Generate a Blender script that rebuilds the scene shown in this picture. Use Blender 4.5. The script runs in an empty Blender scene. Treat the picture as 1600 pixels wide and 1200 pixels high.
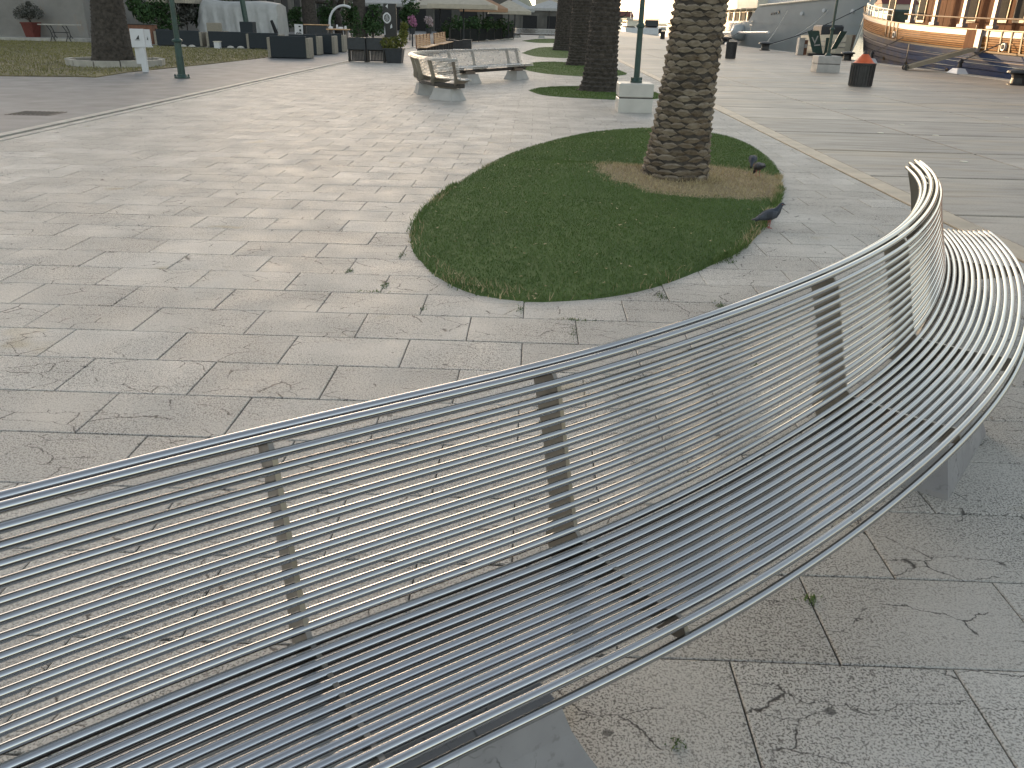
import bpy, math, random
import numpy as np
from mathutils import Matrix, Vector
random.seed(7); rng = np.random.default_rng(7)
R_ = math.radians
scene = bpy.context.scene
col = scene.collection

# ------------------------------------------------------------------ camera
F, H = 1270.0, 1.7                                   # focal length in px of a 1600 px wide frame, eye height
def cam_axes(pitch, roll, yaw):
    cp, sp, cy, sy = math.cos(pitch), math.sin(pitch), math.cos(yaw), math.sin(yaw)
    fwd = np.array([sy*cp, cy*cp, -sp]); right = np.array([cy, -sy, 0.0]); down = -np.cross(right, fwd)
    cr, sr = math.cos(roll), math.sin(roll)
    return cr*right + sr*down, -sr*right + cr*down, fwd
RT, DN, FW = cam_axes(R_(24.12), R_(-1.342), R_(-1.062))
cam_data = bpy.data.cameras.new('camera'); cam = bpy.data.objects.new('camera', cam_data); col.objects.link(cam)
m = Matrix.Identity(4)
for i in range(3):
    m[i][0], m[i][1], m[i][2] = RT[i], -DN[i], -FW[i]
m[2][3] = H
cam.matrix_world = m
cam_data.sensor_width = 36; cam_data.lens = F/1600*36; cam_data.clip_start = 0.05; cam_data.clip_end = 5000
scene.camera = cam

# ------------------------------------------------------------------ sky, sun, exposure
SUN_AZ, SUN_EL = R_(-24), R_(5.2)                    # azimuth from +Y towards +X
world = bpy.data.worlds.new('World'); scene.world = world; world.use_nodes = True
wn = world.node_tree; wn.nodes.clear()
sky = wn.nodes.new('ShaderNodeTexSky'); sky.sky_type = 'NISHITA'; sky.sun_disc = False
sky.sun_elevation = SUN_EL; sky.sun_rotation = SUN_AZ; sky.air_density = 1.0; sky.dust_density = 2.0; sky.ozone_density = 1.0
bg = wn.nodes.new('ShaderNodeBackground'); bg.inputs['Strength'].default_value = 0.15
wo = wn.nodes.new('ShaderNodeOutputWorld')
hs = wn.nodes.new('ShaderNodeHueSaturation'); hs.inputs['Saturation'].default_value = 0.60
wn.links.new(sky.outputs[0], hs.inputs['Color']); wb = wn.nodes.new('ShaderNodeMixRGB'); wb.blend_type = 'MULTIPLY'; wb.inputs[0].default_value = 1.0; wb.inputs[2].default_value = (1.0, .957, .928, 1)
wn.links.new(hs.outputs[0], wb.inputs[1]); wn.links.new(wb.outputs[0], bg.inputs[0]); wn.links.new(bg.outputs[0], wo.inputs[0])
sd = bpy.data.lights.new('sun', 'SUN'); sd.energy = 2.0; sd.angle = R_(0.6); sd.color = (0.92, 0.62, 0.33)
so = bpy.data.objects.new('sun', sd); col.objects.link(so)
to_sun = Vector((math.sin(SUN_AZ)*math.cos(SUN_EL), math.cos(SUN_AZ)*math.cos(SUN_EL), math.sin(SUN_EL)))
so.rotation_euler = to_sun.to_track_quat('Z', 'Y').to_euler(); so.location = (0, 0, 40)
vs = scene.view_settings; vs.view_transform = 'Standard'; vs.look = 'None'; vs.exposure = 2.08; vs.gamma = 1.0; vs.use_curve_mapping = False

# ------------------------------------------------------------------ helpers
def ray(px, py):
    return RT*((px-800)/F) + DN*((py-600)/F) + FW
def G(px, py, z=0.0):                                # a pixel of the photograph carried to the level z
    d = ray(px, py); t = (z-H)/d[2]; return np.array([d[0]*t, d[1]*t, z])
def D(px, py, Y):                                    # a pixel carried to the distance Y
    d = ray(px, py); t = Y/d[1]; return np.array([d[0]*t, Y, H+d[2]*t])
def SX(px, py, X):
    d = ray(px, py); t = X/d[0]; return np.array([X, d[1]*t, H+d[2]*t])
def PX(p):
    v = np.array([p[0], p[1], p[2]-H]); z = v@FW
    return 800+F*(v@RT)/z, 600+F*(v@DN)/z, z

WL = {}                                              # world location of every object
def tag(o, label=None, cat=None, group=None, kind=None):
    if label: o['label'] = label
    if cat: o['category'] = cat
    if group: o['group'] = group
    if kind: o['kind'] = kind
    return o
def thing(name, loc, label, cat, group=None, rz=0.0):
    o = bpy.data.objects.new(name, None); col.objects.link(o); o.location = loc; o.rotation_euler.z = rz
    o.empty_display_size = 0.2; WL[o.name] = np.array(loc, float)
    return tag(o, label, cat, group)
def copy_tree(o, parent=None):
    c = o.copy(); col.objects.link(c)
    if parent: c.parent = parent
    for ch in list(o.children): copy_tree(ch, c)
    return c

class MB:
    def __init__(s): s.v = []; s.f = []; s.m = []
    def add(s, vs_, fs_, mi=0):
        b = len(s.v); s.v += [tuple(map(float, q)) for q in vs_]
        for f in fs_: s.f.append(tuple(b+i for i in f)); s.m.append(mi)
    def box(s, c, size, rz=0.0, tilt=None, mi=0, bev=0.0):
        x, y, z = size[0]/2, size[1]/2, size[2]/2
        if bev > 0:
            b = bev; pts = []
            for zz, ins in ((-z, b), (-z+b, 0), (z-b, 0), (z, b)):
                xx, yy = x-ins, y-ins
                pts += [(-xx, -yy, zz), (xx, -yy, zz), (xx, yy, zz), (-xx, yy, zz)]
            fs = [(3, 2, 1, 0), (12, 13, 14, 15)]
            for k in range(3):
                for i in range(4):
                    j = (i+1) % 4; fs.append((k*4+i, k*4+j, k*4+4+j, k*4+4+i))
        else:
            pts = [(-x, -y, -z), (x, -y, -z), (x, y, -z), (-x, y, -z), (-x, -y, z), (x, -y, z), (x, y, z), (-x, y, z)]
            fs = [(3, 2, 1, 0), (4, 5, 6, 7), (0, 1, 5, 4), (1, 2, 6, 5), (2, 3, 7, 6), (3, 0, 4, 7)]
        M = Matrix.Rotation(rz, 3, 'Z')
        if tilt: M = M @ Matrix.Rotation(tilt[1], 3, tilt[0])
        s.add([Vector(c)+M@Vector(p) for p in pts], fs, mi)
        return s
    def cyl(s, p0, p1, r0, r1=None, n=12, caps=True, mi=0):
        return s.tube([p0, p1], [r0, r0 if r1 is None else r1], n, caps, mi)
    def tube(s, path, r, n=10, caps=True, mi=0):
        path = [Vector(p) for p in path]; k = len(path)
        if not hasattr(r, '__len__'): r = [r]*k
        tans = [(path[min(i+1, k-1)]-path[max(i-1, 0)]).normalized() for i in range(k)]
        up = Vector((0, 0, 1)) if abs(tans[0].z) < .9 else Vector((1, 0, 0))
        a = tans[0].cross(up).normalized(); pts = []
        for i in range(k):
            a = (a-tans[i]*a.dot(tans[i])).normalized(); b = tans[i].cross(a)
            for j in range(n):
                t = 2*math.pi*j/n; pts.append(path[i]+(a*math.cos(t)+b*math.sin(t))*r[i])
        fs = []
        for i in range(k-1):
            for j in range(n):
                j2 = (j+1) % n; fs.append((i*n+j, i*n+j2, i*n+n+j2, i*n+n+j))
        if caps: fs += [tuple(range(n-1, -1, -1)), tuple((k-1)*n+j for j in range(n))]
        s.add(pts, fs, mi); return s
    def lathe(s, prof, c=(0, 0, 0), n=20, mi=0, sx=1.0, sy=1.0, ph=0.0):
        pts = []; k = len(prof)
        for r, z in prof:
            for j in range(n):
                t = 2*math.pi*j/n+ph; pts.append((c[0]+r*sx*math.cos(t), c[1]+r*sy*math.sin(t), c[2]+z))
        fs = []
        for i in range(k-1):
            for j in range(n):
                j2 = (j+1) % n; fs.append((i*n+j, i*n+j2, i*n+n+j2, i*n+n+j))
        fs += [tuple(range(n-1, -1, -1)), tuple((k-1)*n+j for j in range(n))]
        s.add(pts, fs, mi); return s
    def loft(s, rings, closed=True, caps=True, mi=0):
        n = len(rings[0]); pts = [p for r in rings for p in r]; fs = []
        for i in range(len(rings)-1):
            for j in range(n if closed else n-1):
                j2 = (j+1) % n; fs.append((i*n+j, i*n+j2, i*n+n+j2, i*n+n+j))
        if caps and closed: fs += [tuple(range(n-1, -1, -1)), tuple((len(rings)-1)*n+j for j in range(n))]
        s.add(pts, fs, mi); return s
    def prism(s, poly, z0, z1, mi=0):
        n = len(poly)
        pts = [(p[0], p[1], z0) for p in poly]+[(p[0], p[1], z1) for p in poly]
        fs = [tuple(range(n-1, -1, -1)), tuple(range(n, 2*n))]+[(i, (i+1) % n, n+(i+1) % n, n+i) for i in range(n)]
        s.add(pts, fs, mi); return s
    def slabpoly(s, pts3, nrm, th, mi=0):            # flat polygon in space given a thickness
        n = len(pts3); nrm = Vector(nrm)*th
        a = [Vector(p) for p in pts3]; b = [p+nrm for p in a]
        s.add(a+b, [tuple(range(n-1, -1, -1)), tuple(range(n, 2*n))]+[(i, (i+1) % n, n+(i+1) % n, n+i) for i in range(n)], mi)
        return s
    def build(s, name, mats, parent=None, smooth=False, world=True, loc=None):
        me = bpy.data.meshes.new(name)
        v = np.array(s.v, float).reshape(-1, 3)
        off = np.zeros(3)
        if parent is not None and world: off = WL.get(parent.name, np.zeros(3))
        elif loc is not None: off = np.array(loc, float)
        me.from_pydata([tuple(q) for q in (v-off)], [], s.f)
        if not isinstance(mats, (list, tuple)): mats = [mats]
        for mt in mats: me.materials.append(mt)
        if len(mats) > 1: me.polygons.foreach_set('material_index', s.m)
        if smooth: me.polygons.foreach_set('use_smooth', [True]*len(me.polygons))
        me.update()
        o = bpy.data.objects.new(name, me); col.objects.link(o)
        if parent is not None: o.parent = parent; WL[o.name] = off if world else np.zeros(3)
        else:
            o.location = off; WL[o.name] = off
        return o
def fast_mesh(name, V, Fc, mats, parent=None, fmat=None):
    me = bpy.data.meshes.new(name); V = np.asarray(V, np.float32); Fc = np.asarray(Fc, np.int32)
    if parent is not None: V = V-np.asarray(WL.get(parent.name, np.zeros(3)), np.float32)
    k = Fc.shape[1]
    me.vertices.add(len(V)); me.vertices.foreach_set('co', V.ravel())
    me.loops.add(Fc.size); me.loops.foreach_set('vertex_index', Fc.ravel())
    me.polygons.add(len(Fc)); me.polygons.foreach_set('loop_start', np.arange(0, Fc.size, k, dtype=np.int32))
    me.polygons.foreach_set('loop_total', np.full(len(Fc), k, np.int32))
    if not isinstance(mats, (list, tuple)): mats = [mats]
    for mt in mats: me.materials.append(mt)
    if fmat is not None: me.polygons.foreach_set('material_index', np.asarray(fmat, np.int32))
    me.update(calc_edges=True); me.validate()
    o = bpy.data.objects.new(name, me); col.objects.link(o)
    if parent is not None: o.parent = parent; WL[o.name] = WL.get(parent.name, np.zeros(3))
    return o

# ------------------------------------------------------------------ materials
class NT:
    def __init__(s, name):
        s.m = bpy.data.materials.new(name); s.m.use_nodes = True; s.t = s.m.node_tree; s.n = s.t.nodes
        s.b = s.n['Principled BSDF']
    def node(s, typ, **kw):
        n = s.n.new(typ)
        for k, v in kw.items():
            if k in n.inputs.keys() if hasattr(n.inputs, 'keys') else False: pass
            setattr(n, k, v)
        return n
    def link(s, a, b): s.t.links.new(a, b)
    def math(s, op, a, b=None, c=None, clamp=False):
        n = s.n.new('ShaderNodeMath'); n.operation = op; n.use_clamp = clamp
        for i, q in enumerate((a, b, c)):
            if q is None: continue
            if isinstance(q, (int, float)): n.inputs[i].default_value = q
            else: s.link(q, n.inputs[i])
        return n.outputs[0]
    def pos(s):
        return s.n.new('ShaderNodeNewGeometry').outputs['Position']
    def obj(s): return s.n.new('ShaderNodeTexCoord').outputs['Object']
    def mapping(s, vec, scale=(1, 1, 1), rot=(0, 0, 0), loc=(0, 0, 0)):
        n = s.n.new('ShaderNodeMapping'); s.link(vec, n.inputs[0])
        n.inputs['Scale'].default_value = scale; n.inputs['Rotation'].default_value = rot; n.inputs['Location'].default_value = loc
        return n.outputs[0]
    def noise(s, vec, scale, detail=4, rough=.55, dist=0.0, out=0):
        n = s.n.new('ShaderNodeTexNoise'); s.link(vec, n.inputs['Vector']); n.inputs['Scale'].default_value = scale
        n.inputs['Detail'].default_value = detail; n.inputs['Roughness'].default_value = rough; n.inputs['Distortion'].default_value = dist
        return n.outputs[out]
    def voro(s, vec, scale, feature='F1', out='Distance', rand=1.0):
        n = s.n.new('ShaderNodeTexVoronoi'); n.feature = feature; s.link(vec, n.inputs['Vector']); n.inputs['Scale'].default_value = scale
        n.inputs['Randomness'].default_value = rand
        return n.outputs[out]
    def ramp(s, fac, stops, interp='LINEAR'):
        n = s.n.new('ShaderNodeValToRGB'); s.link(fac, n.inputs[0]); cr = n.color_ramp; cr.interpolation = interp
        while len(cr.elements) < len(stops): cr.elements.new(.5)
        for e, (p, c) in zip(cr.elements, stops):
            e.position = p; e.color = (c, c, c, 1) if isinstance(c, (int, float)) else (*c, 1)
        return n.outputs[0]
    def mix(s, fac, a, b, typ='MIX'):
        n = s.n.new('ShaderNodeMixRGB'); n.blend_type = typ
        for i, q in enumerate((fac, a, b)):
            if isinstance(q, (int, float)): n.inputs[i].default_value = q if i == 0 else (q, q, q, 1)
            elif isinstance(q, tuple): n.inputs[i].default_value = (*q, 1)
            else: s.link(q, n.inputs[i])
        return n.outputs[0]
    def bump(s, h, strength=.3, dist=.01):
        n = s.n.new('ShaderNodeBump'); s.link(h, n.inputs['Height']); n.inputs['Strength'].default_value = strength
        n.inputs['Distance'].default_value = dist; s.link(n.outputs[0], s.b.inputs['Normal'])
    def set(s, color=None, rough=None, metal=None, spec=None):
        for k, q in (('Base Color', color), ('Roughness', rough), ('Metallic', metal), ('Specular IOR Level', spec)):
            if q is None: continue
            if isinstance(q, tuple): s.b.inputs[k].default_value = (*q, 1)
            elif isinstance(q, (int, float)): s.b.inputs[k].default_value = q
            else: s.link(q, s.b.inputs[k])
        return s.m
def simple(name, c, rough=.6, metal=0.0, var=.25, scale=6.0, bump=.0, bscale=40.0, spec=.5, stretch=(1, 1, 1)):
    t = NT(name); p = t.mapping(t.obj(), stretch)
    n = t.noise(p, scale, 5); lo = tuple(max(0, q*(1-var)) for q in c); hi = tuple(min(1, q*(1+var)) for q in c)
    t.set(t.ramp(n, [(.3, lo), (.7, hi)]), rough, metal, spec)
    if bump: t.bump(t.noise(p, bscale, 4), bump, .01)
    return t.m

SLW, SLD, SLY, SLX = 0.65, 0.4207, 4.8067, -1.003      # slab width, depth, a row line, a joint
def mat_slab():
    t = NT('bush_hammered_limestone'); p = t.pos()
    sx = t.n.new('ShaderNodeSeparateXYZ'); t.link(p, sx.inputs[0])
    row = t.math('FLOOR', t.math('DIVIDE', t.math('SUBTRACT', SLY, sx.outputs[1]), SLD))
    par = t.math('MULTIPLY', t.math('MODULO', t.math('ADD', row, 1000), 2.0), .5)
    cl = t.math('FLOOR', t.math('ADD', t.math('DIVIDE', t.math('SUBTRACT', sx.outputs[0], SLX), SLW), par))
    cb = t.n.new('ShaderNodeCombineXYZ'); t.link(row, cb.inputs[0]); t.link(cl, cb.inputs[1])
    wn_ = t.n.new('ShaderNodeTexWhiteNoise'); t.link(cb.outputs[0], wn_.inputs['Vector'])
    # per slab offset of the pattern
    ofs = t.n.new('ShaderNodeVectorMath'); ofs.operation = 'MULTIPLY_ADD'
    t.link(wn_.outputs['Color'], ofs.inputs[0]); ofs.inputs[1].default_value = (37, 53, 11); t.link(p, ofs.inputs[2]); q = ofs.outputs[0]
    base = t.ramp(wn_.outputs['Value'], [(0, (.48, .452, .408)), (.5, (.545, .516, .468)), (1, (.605, .575, .525))])
    large = t.noise(p, 1.3, 5); base = t.mix(t.ramp(large, [(.35, 0.0), (.75, .6)]), base, (.41, .39, .355))
    yel = t.math('MULTIPLY', t.ramp(t.noise(q, 2.2, 2), [(.66, 0.0), (.74, .6)]), t.ramp(wn_.outputs['Value'], [(.55, 0.0), (.6, 1.0)]))
    base = t.mix(yel, base, (.42, .35, .22))
    # tool pits
    pit = t.noise(p, 150, 3, .6); pit2 = t.noise(p, 60, 3, .65)
    dens = t.ramp(t.noise(p, 1.7, 3), [(.3, .35), (.6, 1.0)])
    pm = t.math('MULTIPLY', t.ramp(pit, [(.50, 0.0), (.58, .95)]), dens)
    pm2 = t.math('MULTIPLY', t.ramp(pit2, [(.57, 0.0), (.64, .8)]), dens)
    base = t.mix(pm, base, (.115, .104, .092)); base = t.mix(pm2, base, (.11, .10, .088))
    lite = t.ramp(t.noise(p, 110, 2), [(.6, 0.0), (.72, .4)]); base = t.mix(lite, base, (.66, .63, .58))
    # stylolite veins running along the slab
    warp = t.n.new('ShaderNodeVectorMath'); warp.operation = 'MULTIPLY_ADD'
    t.link(t.noise(q, 5.5, 5, .65, 0, 1), warp.inputs[0]); warp.inputs[1].default_value = (.13, .13, 0); t.link(q, warp.inputs[2])
    vv = t.mapping(warp.outputs[0], (2.6, 7.0, 1))
    e = t.voro(vv, 1.0, 'DISTANCE_TO_EDGE')
    vm = t.math('MULTIPLY', t.ramp(e, [(.003, 1.0), (.013, 0.0)]), t.ramp(t.noise(t.mapping(q, (.7, 1.6, 1)), 3.1, 3), [(.485, 0.0), (.525, 1.0)]))
    base = t.mix(t.math('MULTIPLY', vm, .95), base, (.04, .036, .033))
    # dark gum and dirt spots
    vs_ = t.voro(t.mapping(p, (3.1, 3.7, 1)), 1.0); sp = t.math('MULTIPLY', t.ramp(vs_, [(.045, 1.0), (.06, 0.0)]), .8)
    base = t.mix(sp, base, (.07, .068, .065))
    vs2 = t.voro(t.mapping(p, (13, 15, 1)), 1.0); sp2 = t.math('MULTIPLY', t.ramp(vs2, [(.05, .8), (.09, 0.0)]), t.ramp(t.noise(p, .9, 2), [(.5, 0.0), (.6, 1.0)]))
    base = t.mix(sp2, base, (.09, .085, .08))
    hgt = t.math('SUBTRACT', 1.0, t.math('MAXIMUM', t.math('MAXIMUM', pm, pm2), vm))
    t.bump(hgt, .35, .003)
    rg = t.ramp(t.noise(p, 2.5, 4), [(.3, .50), (.7, .68)])
    return t.set(base, rg, 0.0, .3)
def mat_quay():
    t = NT('brushed_quay_stone'); p = t.pos()
    n = t.noise(t.mapping(p, (.25, 1.1, 1)), 1.0, 5, .6); n2 = t.noise(p, 45, 3); n3 = t.noise(t.mapping(p, (.5, 3, 1)), 2.2, 4)
    c = t.ramp(n, [(.3, (.30, .265, .22)), (.52, (.39, .345, .29)), (.72, (.50, .44, .36))])
    c = t.mix(t.ramp(n2, [(.5, 0.0), (.7, .45)]), c, (.17, .15, .13))
    c = t.mix(t.ramp(n3, [(.52, 0.0), (.72, .5)]), c, (.18, .165, .15))
    oi = t.n.new('ShaderNodeObjectInfo'); c = t.mix(.75, c, t.ramp(oi.outputs['Random'], [(0, .72), (1, 1.0)]), 'MULTIPLY')
    c = t.mix(t.ramp(t.noise(t.mapping(p, (.18, .7, 1)), 1.3, 3), [(.52, 0.0), (.68, .5)]), c, (.44, .34, .21))
    t.bump(n2, .25, .003)
    return t.set(c, t.ramp(n3, [(.3, .42), (.7, .62)]), 0, .45)
def mat_turf():
    t = NT('clipped_turf'); p = t.pos()
    c = t.ramp(t.noise(p, 1.2, 4), [(.3, (.07, .12, .032)), (.7, (.105, .165, .048))])
    c = t.mix(t.ramp(t.noise(p, 90, 2), [(.4, 0.0), (.7, .65)]), c, (.018, .035, .010))
    sx = t.n.new('ShaderNodeSeparateXYZ'); t.link(p, sx.inputs[0])
    # dry ring of soil round the first palm
    dx = t.math('DIVIDE', t.math('SUBTRACT', sx.outputs[0], 1.95), 1.22); dy = t.math('DIVIDE', t.math('SUBTRACT', sx.outputs[1], 9.75), 1.12)
    rr = t.math('ADD', t.math('MULTIPLY', dx, dx), t.math('MULTIPLY', dy, dy))
    rr = t.math('ADD', rr, t.math('MULTIPLY', t.math('SUBTRACT', t.noise(p, 3.5, 4), .5), 1.1))
    soil = t.ramp(t.noise(p, 30, 4), [(.3, (.19, .145, .09)), (.7, (.40, .32, .20))])
    c = t.mix(t.ramp(rr, [(.85, 1.0), (1.0, 0.0)]), c, soil)
    t.bump(t.noise(p, 120, 3), .6, .01)
    return t.set(c, .85, 0, .2)
def mat_blade(name, a, b, scale=2.0):
    t = NT(name); p = t.pos(); n = t.noise(p, scale, 3); n2 = t.n.new('ShaderNodeTexWhiteNoise'); 
    rp = t.n.new('ShaderNodeNewGeometry'); t.link(rp.outputs['Random Per Island'], n2.inputs['Vector'])
    f = t.math('ADD', t.math('MULTIPLY', n, .6), t.math('MULTIPLY', n2.outputs['Value'], .4))
    return t.set(t.ramp(f, [(.25, a), (.75, b)]), .7, 0, .25)
def mat_steel(name, c=(.62, .63, .64), rough=.2):
    t = NT(name); p = t.obj(); n = t.noise(t.mapping(p, (3, 3, 3)), 4, 3)
    return t.set(c, t.ramp(n, [(.35, rough*.8), (.7, rough*1.35)]), 1.0)
def mat_wood(name, a, b, sc=(1, 1, 12), rough=.5):
    t = NT(name); p = t.mapping(t.pos(), sc); n = t.noise(p, 2.0, 6, .6, .6)
    c = t.ramp(n, [(.25, a), (.6, b), (.8, tuple(q*.6 for q in a))]); t.bump(n, .2, .01)
    return t.set(c, rough, 0, .12)
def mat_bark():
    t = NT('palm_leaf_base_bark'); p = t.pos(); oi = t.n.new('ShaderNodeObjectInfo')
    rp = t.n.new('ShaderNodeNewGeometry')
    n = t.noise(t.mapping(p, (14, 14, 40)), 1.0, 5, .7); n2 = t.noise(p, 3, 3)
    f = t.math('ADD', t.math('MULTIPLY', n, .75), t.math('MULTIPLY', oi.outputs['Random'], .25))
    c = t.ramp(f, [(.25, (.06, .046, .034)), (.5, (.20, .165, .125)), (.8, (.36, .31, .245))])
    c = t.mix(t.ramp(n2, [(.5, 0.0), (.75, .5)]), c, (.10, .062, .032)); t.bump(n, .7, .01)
    return t.set(c, .9, 0, .15)

M = {}
M['slab'] = mat_slab(); M['quay'] = mat_quay(); M['turf'] = mat_turf(); M['bark'] = mat_bark()
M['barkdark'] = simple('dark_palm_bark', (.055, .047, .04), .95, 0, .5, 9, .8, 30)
M['joint'] = simple('dirty_joint_mortar', (.075, .07, .062), .95, 0, .4, 20)
M['road'] = simple('worn_grey_paving', (.172, .173, .174), .62, 0, .25, 1.6, .25, 60)
M['kerb'] = simple('pale_kerb_stone', (.36, .345, .31), .6, 0, .25, 3, .2, 50)
M['border'] = simple('cream_border_stone', (.42, .345, .25), .5, 0, .2, 3, .2, 50)
M['tube'] = mat_steel('polished_steel_tube', (.45, .457, .467), .08)
M['tubefar'] = mat_steel('warm_rough_steel_tube', (.55, .54, .51), .3)  # warmer, rougher steel for the farther benches
M['plate'] = mat_steel('brushed_steel_plate', (.30, .275, .24), .38)
M['beam'] = mat_steel('shade_dark_steel_beam', (.10, .095, .09), .45)  # steel darkened to stand for shade from the tubes above the beam
M['pedestal'] = simple('polished_grey_stone_plain', (.27, .265, .275), .35, 0, .18, 3, .08, 40)
def mat_pedestal():
    t = NT('polished_grey_stone'); p = t.pos(); e = t.voro(t.mapping(t.mix(.12, p, t.noise(p, 9, 3, .5, 0, 1)), (9, 9, 7)), 1.0, 'DISTANCE_TO_EDGE')
    c = t.ramp(t.noise(p, 3.5, 5), [(.3, (.20, .195, .205)), (.7, (.30, .295, .305))])
    k = t.math('MULTIPLY', t.ramp(e, [(.004, 1.0), (.022, 0.0)]), t.ramp(t.noise(p, 6, 3), [(.45, 0.0), (.55, .8)])); c = t.mix(k, c, (.06, .058, .06))
    c = t.mix(t.ramp(t.noise(p, 40, 3), [(.6, 0.0), (.7, .4)]), c, (.12, .115, .11)); return t.set(c, t.ramp(t.noise(p, 5, 4), [(.3, .25), (.7, .5)]), 0, .5)
M['pedestal'] = mat_pedestal()
M['pedfar'] = simple('pale_limestone_block', (.38, .37, .355), .5, 0, .18, 3, .1, 40)
M['marble'] = simple('white_marble_block', (.48, .47, .44), .4, 0, .12, 2.5)
M['green'] = simple('green_cast_iron_paint', (.025, .058, .05), .4, 0, .25, 8)
M['black'] = simple('black_iron_paint', (.02, .02, .022), .45, 0, .3, 8)
M['navy'] = simple('dark_blue_grey_weave', (.014, .021, .027), .7, 0, .25, 30, .4, 120)
M['anthracite'] = simple('anthracite_panel', (.022, .027, .033), .5, 0, .2, 8)
M['binmetal'] = simple('dark_grey_bin_metal', (.06, .06, .062), .45, .3, .2, 8)
M['orange'] = simple('orange_cone_plastic', (.60, .11, .03), .5, 0, .15, 6)
M['white'] = simple('white_paint', (.58, .59, .61), .4, 0, .06, 3)
M['offwhite'] = simple('off_white_enamel', (.60, .56, .46), .45, 0, .1, 3)
M['hullgrey'] = simple('hull_shade_and_fender_grey', (.38, .41, .43), .25, 0, .06, .6)  # white hull greyed for the shade on its bow; also the fender's grey
M['cream'] = simple('cream_awning_cloth', (.42, .375, .30), .85, 0, .12, 4)
M['brownc'] = simple('brown_awning_cloth', (.33, .20, .12), .85, 0, .15, 4)
M['greyc'] = simple('grey_awning_cloth', (.36, .36, .35), .85, 0, .12, 4)
M['tarp'] = simple('grey_tarpaulin', (.40, .40, .39), .55, 0, .12, 2, .3, 6)
M['beige'] = simple('beige_wicker_panel', (.26, .235, .19), .75, 0, .2, 30, .3, 90)
M['terracotta'] = simple('dark_red_terracotta', (.11, .022, .016), .7, 0, .2, 5)
M['rust'] = simple('rust_brown_box', (.16, .07, .04), .7, 0, .3, 5)
M['leaf'] = mat_blade('dark_green_leaves', (.018, .045, .016), (.05, .095, .03), 3)
M['leafgrey'] = mat_blade('dusty_grey_leaves', (.05, .055, .045), (.12, .12, .11), 3)
M['leafyellow'] = mat_blade('yellow_green_leaves', (.06, .09, .02), (.20, .19, .05), 6)
M['blade'] = mat_blade('turf_blades', (.068, .115, .032), (.15, .215, .062), 1.5)
M['dryblade'] = mat_blade('straw_blades', (.28, .22, .12), (.60, .50, .30), 4)
M['lawnblade'] = mat_blade('yellowing_grass_blades', (.105, .115, .035), (.27, .235, .095), .8)
M['petal'] = simple('pink_petals', (.36, .14, .25), .6, 0, .3, 20)
M['petalw'] = simple('pale_petals', (.40, .32, .33), .6, 0, .2, 20)
M['dark'] = simple('dark_opening', (.012, .012, .013), .8, 0, .3, 4)
M['glass'] = simple('dark_window_glass', (.02, .022, .025), .75, 0, .2, 2, spec=.05)
M['bluehull'] = None

def mat_stucco():
    t = NT('stained_stucco'); p = t.pos()
    n = t.noise(p, .45, 6, .65); n2 = t.noise(t.mapping(p, (1, 1, .35)), 1.2, 5, .65)
    c = t.ramp(n, [(.3, (.15, .144, .134)), (.55, (.225, .216, .204)), (.75, (.27, .262, .25))])
    c = t.mix(t.ramp(n2, [(.58, 0.0), (.72, .7)]), c, (.28, .20, .13)); c = t.mix(t.ramp(t.noise(p, .9, 4), [(.55, 0.0), (.75, .6)]), c, (.15, .145, .135))
    t.bump(t.noise(p, 9, 5), .4, .03); return t.set(c, .9, 0, .2)
M['stucco'] = mat_stucco()
def mat_bluehull():
    t = NT('peeling_blue_hull_paint'); p = t.pos()
    n = t.noise(t.mapping(p, (1, .35, 1.8)), 1.6, 6, .65); n2 = t.noise(t.mapping(p, (1, .5, 5)), 3.0, 6, .7)
    sx = t.n.new('ShaderNodeSeparateXYZ'); t.link(p, sx.inputs[0])
    c = t.ramp(n, [(.3, (.012, .034, .105)), (.6, (.022, .055, .15)), (.78, (.06, .065, .09))])
    wear = t.ramp(t.math('ADD', n, t.math('MULTIPLY', t.math('SUBTRACT', sx.outputs[1], 42.0), .02)), [(.5, 0.0), (.72, .85)])
    c = t.mix(wear, c, (.085, .07, .066))
    c = t.mix(t.math('MULTIPLY', t.ramp(n2, [(.62, 0.0), (.68, .8)]), t.ramp(n, [(.4, .2), (.6, 1.0)])), c, (.26, .245, .225))
    return t.set(c, .6, 0, .25)
M['bluehull'] = mat_bluehull()
M['varnish'] = mat_wood('varnished_plank', (.16, .062, .017), (.33, .15, .042), (1, .6, 6), .65)
M['cabinwood'] = mat_wood('varnished_cabin_board', (.055, .018, .007), (.125, .043, .015), (3, 8, .5), .8)
M['benchwood'] = mat_wood('slatted_bench_wood', (.38, .22, .12), (.56, .36, .20), (3, 1, 3))
M['paleplank'] = mat_wood('weathered_gangplank', (.24, .205, .15), (.32, .28, .22), (1, 1, 1))
M['frame'] = simple('pale_yellow_trim', (.19, .115, .05), .5, 0, .1, 3)
M['pinkwhite'] = simple('pinkish_white_paint', (.30, .26, .25), .45, 0, .1, 2)
def mat_water():
    t = NT('harbour_water'); p = t.pos(); n = t.noise(p, 1.4, 4, .6); t.bump(n, .35, .15)
    return t.set((.02, .045, .05), .08, 0, .5)
M['water'] = mat_water()

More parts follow.
